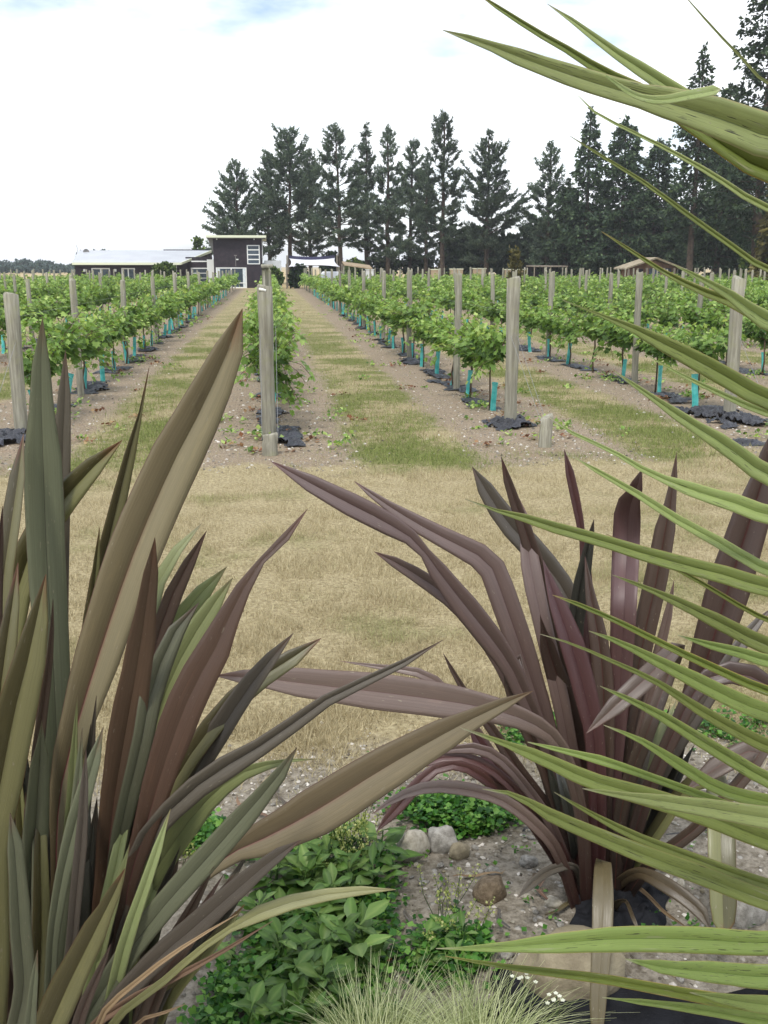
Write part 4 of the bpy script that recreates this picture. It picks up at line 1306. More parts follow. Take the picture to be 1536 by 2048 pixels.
for q, r_ in ((A, .06), (Bq, .06), (Cq, .07), (Dq, .07)):
    dx = .18 if q in (Bq, Cq) else -.18
    spart(MB().tube([(q.x + dx, q.y, -.1), (q.x + dx, q.y, q.z + .25)], r_, 8), 'sail_post', 'wood_grey', S_)

K = thing('parked_car', 'white hatchback parked behind the shade sail posts', 'car', (X_(668, 97), 97, 0))
kp = [(-1.9, .28), (1.95, .28), (2.0, .62), (1.75, .82), (1.0, .92), (.35, 1.42), (-1.2, 1.46), (-1.75, 1.0), (-1.98, .85)]
kb = MB().quad_prism([(x, -.82, z) for x, z in kp], (0, 1.64, 0))
me = kb.mesh('body', M['car_paint']); bm = bmesh.new(); bm.from_mesh(me); bmesh.ops.bevel(bm, geom=bm.edges[:], offset=.07, segments=2, affect='EDGES'); bm.to_mesh(me); bm.free()
link('body', me, K)
for pts_ in (((.32, 1.34), (.86, .95), (-.25, .95), (-.25, 1.36)), ((-.33, 1.36), (-.33, .95), (-1.5, .98), (-1.15, 1.38))):
    for yy in (-.835, .815):
        link('side_window', MB().quad_prism([(x, yy, z) for x, z in pts_], (0, .02, 0)).mesh('side_window', M['glass']), K)
for x in (-1.25, 1.25):
    for y in (-.86, .66):
        wh = link('wheel', MB().tube([(x, y, .31), (x, y + .2, .31)], .31, 16).mesh('wheel', M['rubber']), K)
        link('rim', MB().tube([(x, y - .012, .31), (x, y + .212, .31)], .18, 12).mesh('rim', M['roof_metal']), wh)
K.rotation_euler = (0, 0, 1.2)

# grey box and low sloping awning right of the sail
AW = thing('awning', 'low pale sloping awning on thin posts past the shade sail', 'awning', (X_(715, 100), 100, 0))
a, b_ = AT(688, 531, 100), AT(745, 539, 100)
spart(MB().quad_prism([a, b_, b_ + Vector((0, 3, .3)), a + Vector((0, 3, .3))], (0, 0, .12)), 'awning_roof', 'tan_wall', AW)
for q in (a, b_):
    spart(MB().tube([(q.x, q.y + .1, -.1), (q.x, q.y + .1, q.z)], .05, 6), 'awning_post', 'wood_grey', AW)
gb = AT(740, 550, 96)
gm_ = MB().box(gb.x - .35, gb.x + .35, 96, 96.7, 0, Z_(540, 96))
gm_.box(gb.x - .4, gb.x + .4, 95.95, 96.75, Z_(540, 96) + .002, Z_(540, 96) + .07)
tag(gm_.build('storage_bin', M['block_wall']), 'pale grey storage bin under the end of the awning', 'bin')

# low tan wall panels and open shed under the trees
for i, (p0_, p1_, top) in enumerate(((862, 880, 540), (900, 926, 539), (946, 972, 538), (1010, 1046, 540))):
    w0, w1 = X_(p0_, 104), X_(p1_, 104)
    L_ = thing('low_wall', 'length of low tan wall showing over the vines under the dark trees', 'wall', ((w0 + w1) / 2, 104, 0), 0, 'low tan walls under the dark trees')
    zt_ = Z_(top, 104)
    spart(MB().box(w0, w1, 104, 104.25, -.1, zt_), 'wall', 'tan_wall', L_)
    spart(MB().box(w0 - .05, w1 + .05, 103.95, 104.3, zt_ + .002, zt_ + .08), 'coping', 'fascia', L_)
SH = thing('open_shed', 'low open shed with a flat dark roof under the trees', 'shed', (X_(1088, 98), 98, 0))
s0, s1 = X_(1062, 98), X_(1130, 98)
spart(MB().quad_prism([(s0, 97, Z_(534, 98)), (s1, 97, Z_(534, 98)), (s1, 100, Z_(533, 98)), (s0, 100, Z_(533, 98))], (0, 0, .12)), 'shed_roof', 'wood_grey', SH)
for x in (s0 + .1, (s0 + s1) / 2, s1 - .1):
    for y in (97.1, 99.9):
        spart(MB().box(x - .05, x + .05, y - .05, y + .05, -.1, Z_(534.2, 98)), 'shed_post', 'wood_grey', SH)
spart(MB().box(s0, s1, 100, 100.1, -.1, Z_(533.5, 98)), 'shed_back', 'black_wall', SH)

CYd = 82.0
CT = thing('cottage', 'small brown timber cottage with a pale gable roof under the firs', 'cottage', (X_(1308, CYd), CYd, 0))
c0, c1 = X_(1262, CYd), X_(1352, CYd)
zw = Z_(535, CYd); zp = Z_(517, CYd); xm = X_(1308, CYd)
mb = MB()
mb.quad_prism([(c0, CYd, -.1), (c1, CYd, -.1), (c1, CYd, zw), (xm, CYd, zp - .1), (c0, CYd, zw)], (0, 2.4, 0))
spart(mb, 'wall', 'cottage_wall', CT)
for s, xe in ((-1, X_(1248, CYd)), (1, X_(1362, CYd))):
    zE = Z_(539, CYd)
    rf = spart(MB().quad_prism([(xm, CYd - .5, zp), (xe, CYd - .5, zE), (xe, CYd + 2.6, zE), (xm, CYd + 2.6, zp)], (0, 0, .1)), 'roof', 'cottage_roof', CT)
    for i in range(9):
        f0, f1 = i / 9 + .012, (i + 1) / 9 - .012
        pa = Vector((xm + (xe - xm) * f0, CYd - .55, zp + (zE - zp) * f0 + .105)); pb = Vector((xm + (xe - xm) * f1, CYd - .55, zp + (zE - zp) * f1 + .105))
        o = spart(MB().quad_prism([pa, pb, pb + Vector((0, 3.1, 0)), pa + Vector((0, 3.1, 0))], (0, 0, .03)), 'roof_board', 'cottage_roof', CT)
        o.parent = rf; o.matrix_parent_inverse = Matrix.Identity(4)
for px in (1254, 1272, 1290, 1325, 1345):
    x = X_(px, CYd)
    spart(MB().box(x - .07, x + .07, CYd - .45, CYd - .31, -.1, Z_(536 if px != 1254 else 538, CYd)), 'porch_post', 'wood_grey', CT)
spart(MB().box(X_(1277, CYd), X_(1286, CYd), CYd - .04, CYd - .003, 0, Z_(538, CYd)), 'door', 'black_wall', CT)
spart(MB().box(X_(1298, CYd), X_(1320, CYd), CYd - .04, CYd - .003, .7, Z_(537, CYd)), 'window', 'glass', CT)
spart(MB().box(X_(1328, CYd), X_(1342, CYd), CYd - .04, CYd - .003, .7, Z_(537, CYd)), 'window', 'glass', CT)

# ------------------------------------------------------------------ strap leaves (flax, cabbage tree)
def strap_mesh(P, W, N, fold, thick, mat, v0=0.0, crimp=0.0, seed=0):
    """P centre points base->tip, W full widths, N normals; a thin V-folded leaf, crisp along rib and edges"""
    n = len(P)
    V, UV, F = [], [], []
    cum = [0.0]
    for i in range(1, n): cum.append(cum[-1] + (P[i] - P[i - 1]).length)
    L = cum[-1]
    cols = [(-1.0, 0), (-.72, 0), (-.42, 0), (-.16, 0), (0.0, 0), (0.0, 0), (.16, 0), (.42, 0), (.72, 0), (1.0, 0), (1.0, 1), (.5, 1), (0.0, 1), (0.0, 1), (-.5, 1), (-1.0, 1)]
    k = len(cols)
    for i in range(n):
        t = (P[min(i + 1, n - 1)] - P[max(i - 1, 0)]).normalized()
        nn = (N[i] - t * N[i].dot(t)).normalized()
        sx = t.cross(nn)
        hw = max(W[i], 0.0006) / 2
        th = min(thick, hw * .6)
        v = v0 + (1 - v0) * cum[i] / L
        for u, low in cols:
            wav = crimp * hw * (mnoise.noise((u * 1.4, v * 7, seed)) + .5 * mnoise.noise((u * 3, v * 19, seed + 3)))
            off = fold * hw * (abs(u) * (1.75 - 1.05 * abs(u)) - .4) + wav
            if low: off -= th * (1.7 if u == 0 else (1.0 if abs(u) < 1 else .25))
            V.append(P[i] + sx * (u * hw) + nn * off); UV.append((u * .5 + .5, v))
    for i in range(n - 1):
        for j in (0, 1, 2, 3, 5, 6, 7, 8, 10, 11, 13, 14):
            a, b = i * k + j, i * k + j + 1
            F.append((a, b, b + k, a + k))
        for a, b in ((9, 10), (15, 0)):
            F.append((i * k + a, i * k + b, i * k + b + k, i * k + a + k))
    me = mesh_np('leaf', V, F, mat, uv=UV, smooth=True)
    return me

def catmull(pts, vals, m):
    """smooth resample of points (Vectors) and values"""
    n = len(pts)
    if n < 3:
        return [pts[0].lerp(pts[-1], i / (m - 1)) for i in range(m)], [vals[0] + (vals[-1] - vals[0]) * i / (m - 1) for i in range(m)]
    cum = [0.0]
    for i in range(1, n): cum.append(cum[-1] + max(1e-5, (pts[i] - pts[i - 1]).length))
    outp, outv = [], []
    tan = []
    for i in range(n):
        a, b = max(0, i - 1), min(n - 1, i + 1)
        tan.append((pts[b] - pts[a]) / (cum[b] - cum[a]))
    for q in range(m):
        s = cum[-1] * q / (m - 1)
        i = min(n - 2, max(j for j in range(n - 1) if cum[j] <= s + 1e-9))
        h = cum[i + 1] - cum[i]; f = (s - cum[i]) / h
        h00 = 2 * f ** 3 - 3 * f ** 2 + 1; h10 = f ** 3 - 2 * f ** 2 + f; h01 = -2 * f ** 3 + 3 * f ** 2; h11 = f ** 3 - f ** 2
        outp.append(pts[i] * h00 + tan[i] * (h10 * h) + pts[i + 1] * h01 + tan[i + 1] * (h11 * h))
        f2 = f * f * (3 - 2 * f)
        outv.append(vals[i] * (1 - f2) + vals[i + 1] * f2 if abs(vals[i] - vals[i + 1]) > 0 else vals[i])
    return outp, outv

LEAFSEED = [0]
def traced_leaf(root, trace, d_tip, base, mat, tw0=0.0, tw1=0.0, fold=.35, base_w=.03, seg=20, label=None, thick=.0016, name='leaf', ease=1.0, crimp=.06, wk=.87, arc=None):
    """trace: (px, py, width px[, depth]) from the tip towards the base; depth runs from d_tip to the base's own depth"""
    LEAFSEED[0] += 1
    bx, by, bd = PR(base)
    pts = [(t[0], t[1]) for t in trace] + [(bx, by)]
    cum = [0.0]
    for i in range(1, len(pts)): cum.append(cum[-1] + math.hypot(pts[i][0] - pts[i - 1][0], pts[i][1] - pts[i - 1][1]))
    P, W = [], []
    lr = random.Random(LEAFSEED[0] * 17 + 3)
    if arc is None:
        arc = lr.uniform(-.17, .10)
        if tw0 == 0 and tw1 == 0:
            tw0, tw1 = lr.uniform(-.35, .35), lr.uniform(-.45, .45)
    for i, t in enumerate(trace):
        s = (cum[i] / cum[-1]) ** ease
        d = t[3] if len(t) > 3 else d_tip + (bd - d_tip) * s + arc * 4 * s * (1 - s)
        P.append(PT(t[0], t[1], d)); W.append(t[2] * wk * d / FPX)
    P.append(Vector(base)); W.append(base_w)
    P.reverse(); W.reverse()
    P, W = catmull(P, W, seg)
    W[-1] = .0008
    N = []
    for i, p in enumerate(P):
        f = i / (seg - 1)
        t = (P[min(i + 1, seg - 1)] - P[max(i - 1, 0)]).normalized()
        vw = (p - CAMP).normalized()
        side = t.cross(vw)
        side = side.normalized() if side.length > 1e-4 else RIGHT
        nn = side.cross(t).normalized()
        if nn.dot(vw) > 0: nn = -nn
        a = tw0 + (tw1 - tw0) * f + .10 * math.sin(f * 5 + LEAFSEED[0])
        nn = Matrix.Rotation(a, 3, t) @ nn
        W[i] = W[i] / max(.45, abs(math.cos(a)))
        N.append(nn)
    me = strap_mesh(P, W, N, fold, thick, M[mat], seed=LEAFSEED[0], crimp=crimp)
    for v in me.vertices: v.co = v.co - root.location
    o = link(name, me, root)
    if label: o['label'] = label
    return o

BR = dict(rib=srgb(112, 62, 64), edge=srgb(96, 62, 52), tip=srgb(118, 78, 54))
M['f_bronze'] = blade_mat('flax_bronze', srgb(84, 60, 42), srgb(120, 106, 80), BR['tip'], srgb(140, 36, 76), srgb(86, 48, 48), half=srgb(142, 130, 102), ribw=.055, ribfade=1.2)
M['f_brown'] = blade_mat('flax_brown', srgb(72, 48, 38), srgb(98, 76, 58), BR['tip'], srgb(140, 36, 76), BR['edge'], ribw=.04, ribfade=1.6)
M['f_olive'] = blade_mat('flax_olive', srgb(66, 60, 32), srgb(88, 82, 46), srgb(128, 72, 44), srgb(110, 90, 50), srgb(112, 68, 46), half=srgb(132, 130, 84), ribw=.016)
M['f_grey'] = blade_mat('flax_grey_green', srgb(66, 74, 54), srgb(110, 113, 88), srgb(108, 78, 62), srgb(52, 50, 42), srgb(92, 74, 62), ribw=.012, ribfade=.2)
M['f_pale'] = blade_mat('flax_pale_green', srgb(104, 118, 54), srgb(148, 158, 104), srgb(136, 114, 82), srgb(110, 112, 76), srgb(124, 96, 70), ribw=.012, ribfade=.3)
M['f_dark'] = blade_mat('flax_dark', srgb(34, 38, 34), srgb(58, 58, 50), srgb(86, 60, 48), srgb(36, 34, 28), srgb(60, 46, 42), ribw=.014)
M['f_dusk'] = blade_mat('flax_dusk_brown', srgb(66, 62, 54), srgb(98, 90, 78), srgb(106, 78, 62), srgb(76, 62, 56), srgb(84, 62, 56), ribw=.016, ribfade=.4)
M['f_mauve'] = blade_mat('flax_mauve', srgb(64, 40, 36), srgb(116, 96, 88), srgb(116, 68, 52), srgb(88, 58, 58), srgb(90, 62, 58), ribw=.018, ribfade=.4)
M['f_maroon'] = blade_mat('flax_maroon', srgb(62, 30, 30), srgb(88, 54, 52), srgb(112, 86, 84), srgb(72, 34, 38), srgb(80, 48, 46), ribw=.016, ribfade=.4)
M['f_umber'] = blade_mat('flax_umber', srgb(46, 34, 30), srgb(84, 66, 56), srgb(94, 62, 52), srgb(92, 50, 46), srgb(70, 48, 44), ribw=.04, ribfade=.6)
M['f_blush'] = blade_mat('flax_blush', srgb(62, 30, 32), srgb(92, 62, 60), srgb(134, 114, 112), srgb(74, 40, 42), srgb(84, 56, 54), half=srgb(98, 70, 68), ribw=.016, ribfade=.4, rough=.5)
M['f_dead'] = blade_mat('flax_dead', srgb(118, 90, 66), srgb(150, 122, 92), srgb(150, 124, 96), srgb(116, 86, 62), srgb(106, 80, 60), ribw=.02, rough=.7)
M['f_tan'] = blade_mat('flax_tan', srgb(86, 74, 52), srgb(102, 90, 64), srgb(100, 78, 56), srgb(106, 92, 66), srgb(106, 86, 64), ribw=.014, ribfade=.3)
M['f_yellow'] = blade_mat('flax_yellowing', srgb(112, 110, 66), srgb(142, 140, 92), srgb(126, 104, 64), srgb(84, 80, 50), srgb(90, 78, 50), ribw=.016, ribfade=.2)
M['c_green'] = blade_mat('cabbage_leaf', srgb(116, 132, 58), srgb(146, 162, 86), srgb(188, 180, 156), srgb(112, 130, 76), srgb(170, 160, 92), ribw=.012, flecks=True, trans=.33, ribfade=.2, edgew=.045, val=1.1)
M['c_pale'] = blade_mat('cabbage_leaf_pale', srgb(136, 150, 80), srgb(164, 176, 108), srgb(196, 188, 166), srgb(128, 144, 96), srgb(180, 172, 120), ribw=.012, flecks=True, trans=.33, ribfade=.2, edgew=.045, val=1.1)
M['c_olive'] = blade_mat('cabbage_leaf_olive', srgb(92, 104, 36), srgb(116, 128, 54), srgb(164, 142, 92), srgb(116, 116, 64), srgb(172, 146, 70), ribw=.02, flecks=True, trans=.2, edgew=.07, val=1.16)

# ---- left flax
BL = GR(118, 2230); BL.z = 0
LF = thing('flax_plant', 'large olive and bronze flax clump with broad upright leaves beside the green weeds', 'flax', BL)
def L(tr, dt, mat, off=(0, 0), **k):
    base = BL + RIGHT * off[0] + FH * off[1]; base.z = gz(base.x, base.y) - .02
    return traced_leaf(LF, tr, dt, base, mat, **k)
L([(85, 635, 2), (82, 760, 46), (87, 950, 88), (95, 1150, 84), (108, 1350, 72), (120, 1700, 56)], 1.98, 'f_grey', (-.02, .08), tw1=.1, fold=.25)
L([(485, 617, 2), (457, 700, 66), (402, 820, 104), (345, 930, 118), (270, 1100, 120), (200, 1300, 104), (148, 1470, 74), (118, 1600, 46), (112, 1800, 40)], 1.88, 'f_bronze', (0, .0), fold=.42, seg=26)
L([(310, 1075, 2), (301, 1150, 34), (280, 1300, 64), (254, 1450, 80), (228, 1600, 62), (208, 1780, 46)], 1.80, 'f_brown', (.06, -.05), fold=.3)
L([(615, 1018, 2), (570, 1076, 20), (515, 1132, 16), (472, 1205, 46), (428, 1300, 76), (388, 1372, 86), (355, 1450, 86), (318, 1560, 70), (284, 1680, 52), (255, 1780, 36)], 1.86, 'f_brown', (.10, -.02), fold=.3, seg=26)
L([(886, 1280, 2), (785, 1338, 20), (660, 1396, 30), (545, 1478, 40), (440, 1542, 56), (350, 1612, 52), (265, 1735, 42)], 1.80, 'f_dusk', (.14, .0), fold=.5)
L([(1066, 1382, 2), (965, 1428, 46), (850, 1490, 84), (740, 1555, 104), (640, 1618, 112), (540, 1672, 84), (455, 1712, 42), (340, 1805, 26), (235, 1910, 26)], 1.62, 'f_bronze', (.12, -.12), fold=.35, seg=26)
L([(587, 1266, 2), (548, 1310, 30), (500, 1370, 46), (440, 1460, 56), (380, 1560, 50), (300, 1700, 40)], 2.0, 'f_dusk', (.14, .06), fold=.45)
L([(643, 1276, 2), (590, 1312, 40), (530, 1350, 48), (470, 1400, 50), (410, 1470, 50), (350, 1560, 46), (270, 1730, 40)], 2.12, 'f_olive', (.16, .10), fold=.4)
L([(466, 1155, 2), (412, 1232, 48), (360, 1320, 62), (312, 1430, 58), (270, 1550, 50), (210, 1760, 40)], 2.14, 'f_pale', (.08, .14), fold=.35)
L([(454, 1133, 2), (402, 1188, 40), (352, 1250, 48), (308, 1335, 48), (250, 1500, 44)], 2.18, 'f_pale', (.06, .18), fold=.35)
L([(398, 1205, 2), (385, 1212, 14), (362, 1245, 36), (334, 1300, 50), (304, 1380, 52), (285, 1480, 48), (235, 1700, 40)], 2.02, 'f_grey', (.06, .08), fold=.35)
L([(413, 1062, 2), (382, 1118, 28), (342, 1200, 42), (312, 1290, 42), (288, 1400, 40), (220, 1650, 36)], 2.08, 'f_umber', (.04, .12), fold=.4)
L([(404, 1046, 2), (368, 1084, 22), (322, 1150, 34), (295, 1250, 36), (240, 1450, 34)], 2.2, 'f_pale', (.04, .2), fold=.3)
L([(245, 880, 2), (192, 928, 46), (130, 995, 66), (62, 1100, 72), (20, 1250, 66), (10, 1500, 50)], 2.12, 'f_olive', (-.10, .16), fold=.5)
L([(298, 735, 1), (286, 800, 6), (275, 850, 11), (254, 930, 28), (226, 1050, 40), (196, 1170, 42), (176, 1300, 40), (150, 1600, 36)], 2.02, 'f_olive', (.0, .10), fold=.5)
L([(199, 1055, 2), (195, 1105, 14), (189, 1170, 20), (178, 1270, 22), (160, 1500, 24)], 2.06, 'f_olive', (-.02, .14), fold=.4)
L([(131, 700, 2), (130, 760, 26), (126, 860, 36), (122, 1000, 42), (118, 1300, 42)], 2.12, 'f_dusk', (-.04, .18), fold=.4)
L([(47, 868, 2), (34, 960, 34), (18, 1070, 44), (2, 1190, 44), (-10, 1500, 44)], 2.06, 'f_olive', (-.14, .12), fold=.4)
L([(36, 1125, 2), (29, 1180, 26), (16, 1270, 44), (0, 1400, 52), (-10, 1650, 46)], 1.92, 'f_olive', (-.14, .0), fold=.5)
L([(92, 1148, 2), (82, 1200, 36), (60, 1310, 74), (32, 1420, 90), (4, 1560, 92), (-20, 1700, 84), (-10, 1950, 60)], 1.74, 'f_olive', (-.14, -.14), fold=.45)
L([(106, 1198, 2), (101, 1300, 14), (88, 1400, 22), (74, 1520, 28), (60, 1750, 30)], 1.84, 'f_umber', (-.10, -.06), fold=.5)
L([(20, 1625, 2), (30, 1700, 36), (40, 1850, 48), (45, 2000, 46)], 1.72, 'f_grey', (-.16, -.16), fold=.4)
L([(84, 1440, 2), (78, 1550, 48), (70, 1680, 58), (62, 1800, 54), (58, 1950, 48)], 1.84, 'f_grey', (-.10, -.08), fold=.5)
L([(206, 1455, 2), (182, 1540, 36), (150, 1650, 42), (122, 1770, 34), (104, 1900, 28)], 1.84, 'f_grey', (-.02, -.04), fold=.4)
L([(172, 1500, 2), (168, 1590, 20), (163, 1680, 28), (152, 1790, 28), (140, 1920, 26)], 1.78, 'f_dusk', (-.02, -.08), fold=.5)
L([(250, 1737, 2), (226, 1790, 32), (180, 1880, 62), (122, 2000, 78), (80, 2110, 70)], 1.62, 'f_olive', (-.04, -.20), fold=.4)
L([(594, 1495, 2), (552, 1558, 34), (482, 1640, 56), (402, 1730, 62), (320, 1822, 58), (240, 1930, 52), (160, 2080, 46)], 1.74, 'f_grey', (.10, -.14), fold=.35)
L([(636, 1518, 1), (590, 1520, 8), (545, 1528, 20), (488, 1545, 34), (430, 1585, 48), (372, 1650, 62), (312, 1740, 62), (268, 1820, 46)], 1.92, 'f_pale', (.14, -.02), fold=.3)
L([(602, 1680, 2), (545, 1718, 34), (472, 1780, 48), (390, 1852, 54), (300, 1932, 52), (205, 2060, 46)], 1.70, 'f_dusk', (.10, -.18), fold=.4)
L([(792, 1779, 2), (700, 1783, 24), (600, 1800, 34), (530, 1822, 38), (460, 1858, 16), (400, 1900, 16), (330, 1960, 18), (220, 2060, 20)], 1.86, 'f_yellow', (.14, -.12), fold=.2)
L([(545, 1842, 1), (450, 1900, 10), (350, 1955, 16), (255, 2005, 22), (170, 2080, 24)], 1.72, 'f_dead', (.10, -.2), fold=.7)
L([(475, 1828, 1), (380, 1885, 9), (290, 1950, 12), (200, 2040, 16)], 1.76, 'f_dead', (.08, -.16), fold=.7)
L([(372, 2008, 1), (330, 2025, 7), (270, 2055, 10)], 1.74, 'f_dead', (.10, -.22), fold=.7)
L([(222, 1888, 2), (200, 1940, 18), (165, 2020, 28), (140, 2110, 30)], 1.58, 'f_umber', (.0, -.24), fold=.5)
L([(5, 1012, 1), (2, 1060, 12), (-4, 1150, 22), (-10, 1400, 30)], 1.9, 'f_umber', (-.2, .05), fold=.5)
L([(75, 1900, 2), (66, 1980, 22), (56, 2080, 30)], 1.6, 'f_grey', (-.06, -.26), fold=.4)
# inner filler leaves closing the foot of the clump, many dark to deepen its shade
for i in range(26):
    f = (i + .5) / 26
    px = -120 + 560 * f + rnd.uniform(-25, 25)
    tipy = 1430 + 420 * abs(f - .3) + rnd.uniform(-60, 140)
    bx = 40 + 170 * f
    w = rnd.uniform(36, 56)
    L([(px, tipy, 2), (px * .8 + bx * .2, tipy + (2150 - tipy) * .22, w * .7), (px * .5 + bx * .5, tipy + (2150 - tipy) * .55, w)], rnd.uniform(2.0, 2.3),
      rnd.choice(('f_dark', 'f_dark', 'f_umber', 'f_grey', 'f_dusk')), (-.14 + .3 * f, rnd.uniform(.02, .22)), fold=.5, tw1=rnd.uniform(-.6, .6), seg=12)  # dark tone picked more often so the clump's inside looks shaded
for i in range(30):      # added leaves crowding the foot, some dark to deepen its shade
    f = rnd.random()
    px = -40 + 560 * f + rnd.uniform(-30, 30)
    tipy = 1380 + 330 * f + rnd.uniform(-120, 180)
    bx = 60 + 130 * f
    w = rnd.uniform(24, 44)
    L([(px, tipy, 2), (px * .82 + bx * .18, tipy + (2150 - tipy) * .2, w * .75), (px * .5 + bx * .5, tipy + (2150 - tipy) * .55, w)], rnd.uniform(1.82, 2.25),
      rnd.choice(('f_dark', 'f_brown', 'f_umber', 'f_grey', 'f_olive', 'f_dusk', 'f_dark', 'f_pale')), (-.16 + .34 * f, rnd.uniform(-.12, .2)), fold=.5, tw1=rnd.uniform(-.8, .8), seg=14)
for i in range(10):      # leaves of the far side and those out of the picture
    a = rnd.uniform(2.2, 5.4)
    px = -160 - 60 * i + rnd.uniform(-20, 20)
    L([(px, 900 + 60 * i, 2), (px * .75, 1150 + 50 * i, 60), (px * .4, 1600, 60)], rnd.uniform(1.9, 2.4), rnd.choice(('f_bronze', 'f_grey', 'f_olive')), (-.2, rnd.uniform(-.1, .2)), fold=.4, seg=14)

# ---- right flax
BRt = GR(1200, 1800); BRt.z = 0
RF = thing('flax_plant', 'purple bronze flax clump with arching leaves growing in the gravel', 'flax', BRt)
def Rr(tr, dt, mat, off=(0, 0), **k):
    base = BRt + RIGHT * off[0] + FH * off[1]; base.z = gz(base.x, base.y) - .02
    k.setdefault('base_w', .035)
    return traced_leaf(RF, tr, dt, base, mat, **k)
Rr([(541, 922, 2), (620, 966, 40), (700, 1008, 54), (762, 1040, 54), (825, 1078, 36), (852, 1108, 26), (882, 1150, 46), (930, 1212, 60), (980, 1275, 58), (1022, 1335, 46), (1052, 1400, 42), (1090, 1480, 36), (1130, 1600, 34), (1165, 1700, 32)], 2.75, 'f_mauve', (-.06, -.02), fold=.35, seg=30)
Rr([(708, 962, 2), (762, 1002, 22), (850, 1056, 42), (920, 1092, 52), (978, 1128, 62), (1008, 1200, 64), (1040, 1290, 62), (1070, 1380, 52), (1100, 1480, 44), (1132, 1600, 36)], 2.95, 'f_mauve', (-.05, .02), fold=.3, seg=28)
Rr([(748, 1103, 2), (800, 1130, 28), (852, 1162, 38), (902, 1198, 40), (960, 1260, 40), (1010, 1340, 38), (1080, 1500, 34)], 3.05, 'f_mauve', (-.06, .06), fold=.4)
Rr([(944, 933, 2), (975, 985, 40), (1012, 1040, 52), (1060, 1092, 54), (1104, 1145, 54), (1140, 1200, 50), (1165, 1280, 46), (1180, 1450, 40)], 3.05, 'f_dusk', (.0, .06), fold=.35)
Rr([(1002, 912, 2), (1020, 975, 22), (1050, 1060, 32), (1078, 1150, 42), (1098, 1250, 44), (1124, 1360, 46), (1152, 1480, 42), (1178, 1640, 36)], 2.88, 'f_umber', (-.02, .0), fold=.4)
Rr([(1036, 992, 2), (1052, 1060, 34), (1064, 1150, 46), (1088, 1260, 42), (1125, 1420, 40)], 3.02, 'f_mauve', (-.01, .05), fold=.3)
Rr([(1128, 898, 2), (1140, 950, 20), (1154, 1015, 22), (1163, 1065, 14), (1172, 1150, 26), (1180, 1300, 34), (1186, 1500, 36)], 3.0, 'f_maroon', (.0, .04), fold=.4)
Rr([(1188, 1038, 1), (1176, 1100, 26), (1161, 1180, 38), (1150, 1260, 38), (1150, 1360, 36), (1165, 1520, 34)], 2.92, 'f_dark', (-.01, .0), fold=.6)
Rr([(1170, 1112, 2), (1181, 1190, 24), (1196, 1270, 42), (1206, 1360, 48), (1208, 1500, 46), (1205, 1650, 40)], 2.9, 'f_umber', (.01, -.02), fold=.45)
Rr([(1086, 1120, 2), (1112, 1200, 38), (1144, 1290, 56), (1170, 1385, 54), (1188, 1470, 46), (1195, 1620, 40)], 2.86, 'f_maroon', (-.01, -.03), fold=.4)
Rr([(1080, 1230, 2), (1100, 1310, 40), (1130, 1400, 54), (1158, 1500, 52), (1180, 1620, 44)], 2.84, 'f_umber', (-.02, -.05), fold=.45)
Rr([(1284, 938, 2, 2.72), (1272, 978, 32, 2.78), (1256, 1028, 62, 2.92), (1252, 1110, 62, 2.95), (1248, 1200, 60), (1244, 1300, 54), (1238, 1400, 46), (1226, 1550, 40)], 2.75, 'f_blush', (.02, .0), fold=.25, seg=26)
Rr([(1353, 905, 2), (1345, 980, 20), (1330, 1060, 46), (1312, 1160, 52), (1292, 1250, 52), (1275, 1340, 48), (1252, 1450, 42), (1232, 1600, 38)], 2.92, 'f_umber', (.03, .0), fold=.5)
Rr([(1348, 1160, 2), (1336, 1230, 20), (1314, 1320, 26), (1288, 1420, 28), (1250, 1580, 28)], 3.0, 'f_mauve', (.04, .04), fold=.4)
Rr([(1562, 820, 2), (1535, 930, 50), (1494, 1060, 86), (1456, 1180, 96), (1424, 1285, 84), (1392, 1385, 56), (1346, 1485, 44), (1290, 1600, 38)], 2.85, 'f_umber', (.06, .0), fold=.5, seg=26)
Rr([(1545, 1215, 2), (1502, 1260, 28), (1458, 1325, 34), (1400, 1420, 34), (1330, 1530, 34), (1270, 1660, 32)], 3.0, 'f_dusk', (.06, .05), fold=.4)
Rr([(1570, 1400, 2), (1520, 1360, 56), (1450, 1345, 52), (1400, 1370, 40), (1350, 1460, 36), (1290, 1600, 34)], 2.8, 'f_umber', (.05, .0), fold=.4)
Rr([(1172, 1467, 2, 2.6), (1228, 1414, 42, 2.6), (1288, 1360, 50, 2.62), (1340, 1308, 40, 2.68), (1360, 1292, 24, 2.75), (1345, 1330, 30, 2.85), (1300, 1450, 34), (1245, 1610, 34)], 2.6, 'f_umber', (.04, -.02), fold=.3, seg=28)
Rr([(1050, 1350, 3), (1046, 1322, 16), (1030, 1316, 26), (1020, 1345, 32), (1030, 1400, 34), (1056, 1460, 34), (1100, 1560, 34)], 2.85, 'f_umber', (-.04, -.02), fold=.4)
Rr([(744, 1628, 2), (800, 1592, 20), (862, 1574, 28), (930, 1578, 32), (1000, 1598, 30), (1062, 1642, 30), (1112, 1700, 28)], 2.75, 'f_mauve', (-.08, -.05), fold=.45)
Rr([(718, 1592, 1), (782, 1552, 16), (850, 1524, 22), (920, 1512, 24), (985, 1540, 24), (1052, 1605, 26), (1115, 1690, 26)], 2.95, 'f_maroon', (-.08, .0), fold=.45)
Rr([(752, 1664, 2), (790, 1620, 30), (830, 1575, 30), (866, 1540, 26), (920, 1530, 26), (985, 1568, 28), (1050, 1625, 28)], 3.0, 'f_maroon', (-.06, .04), fold=.4)
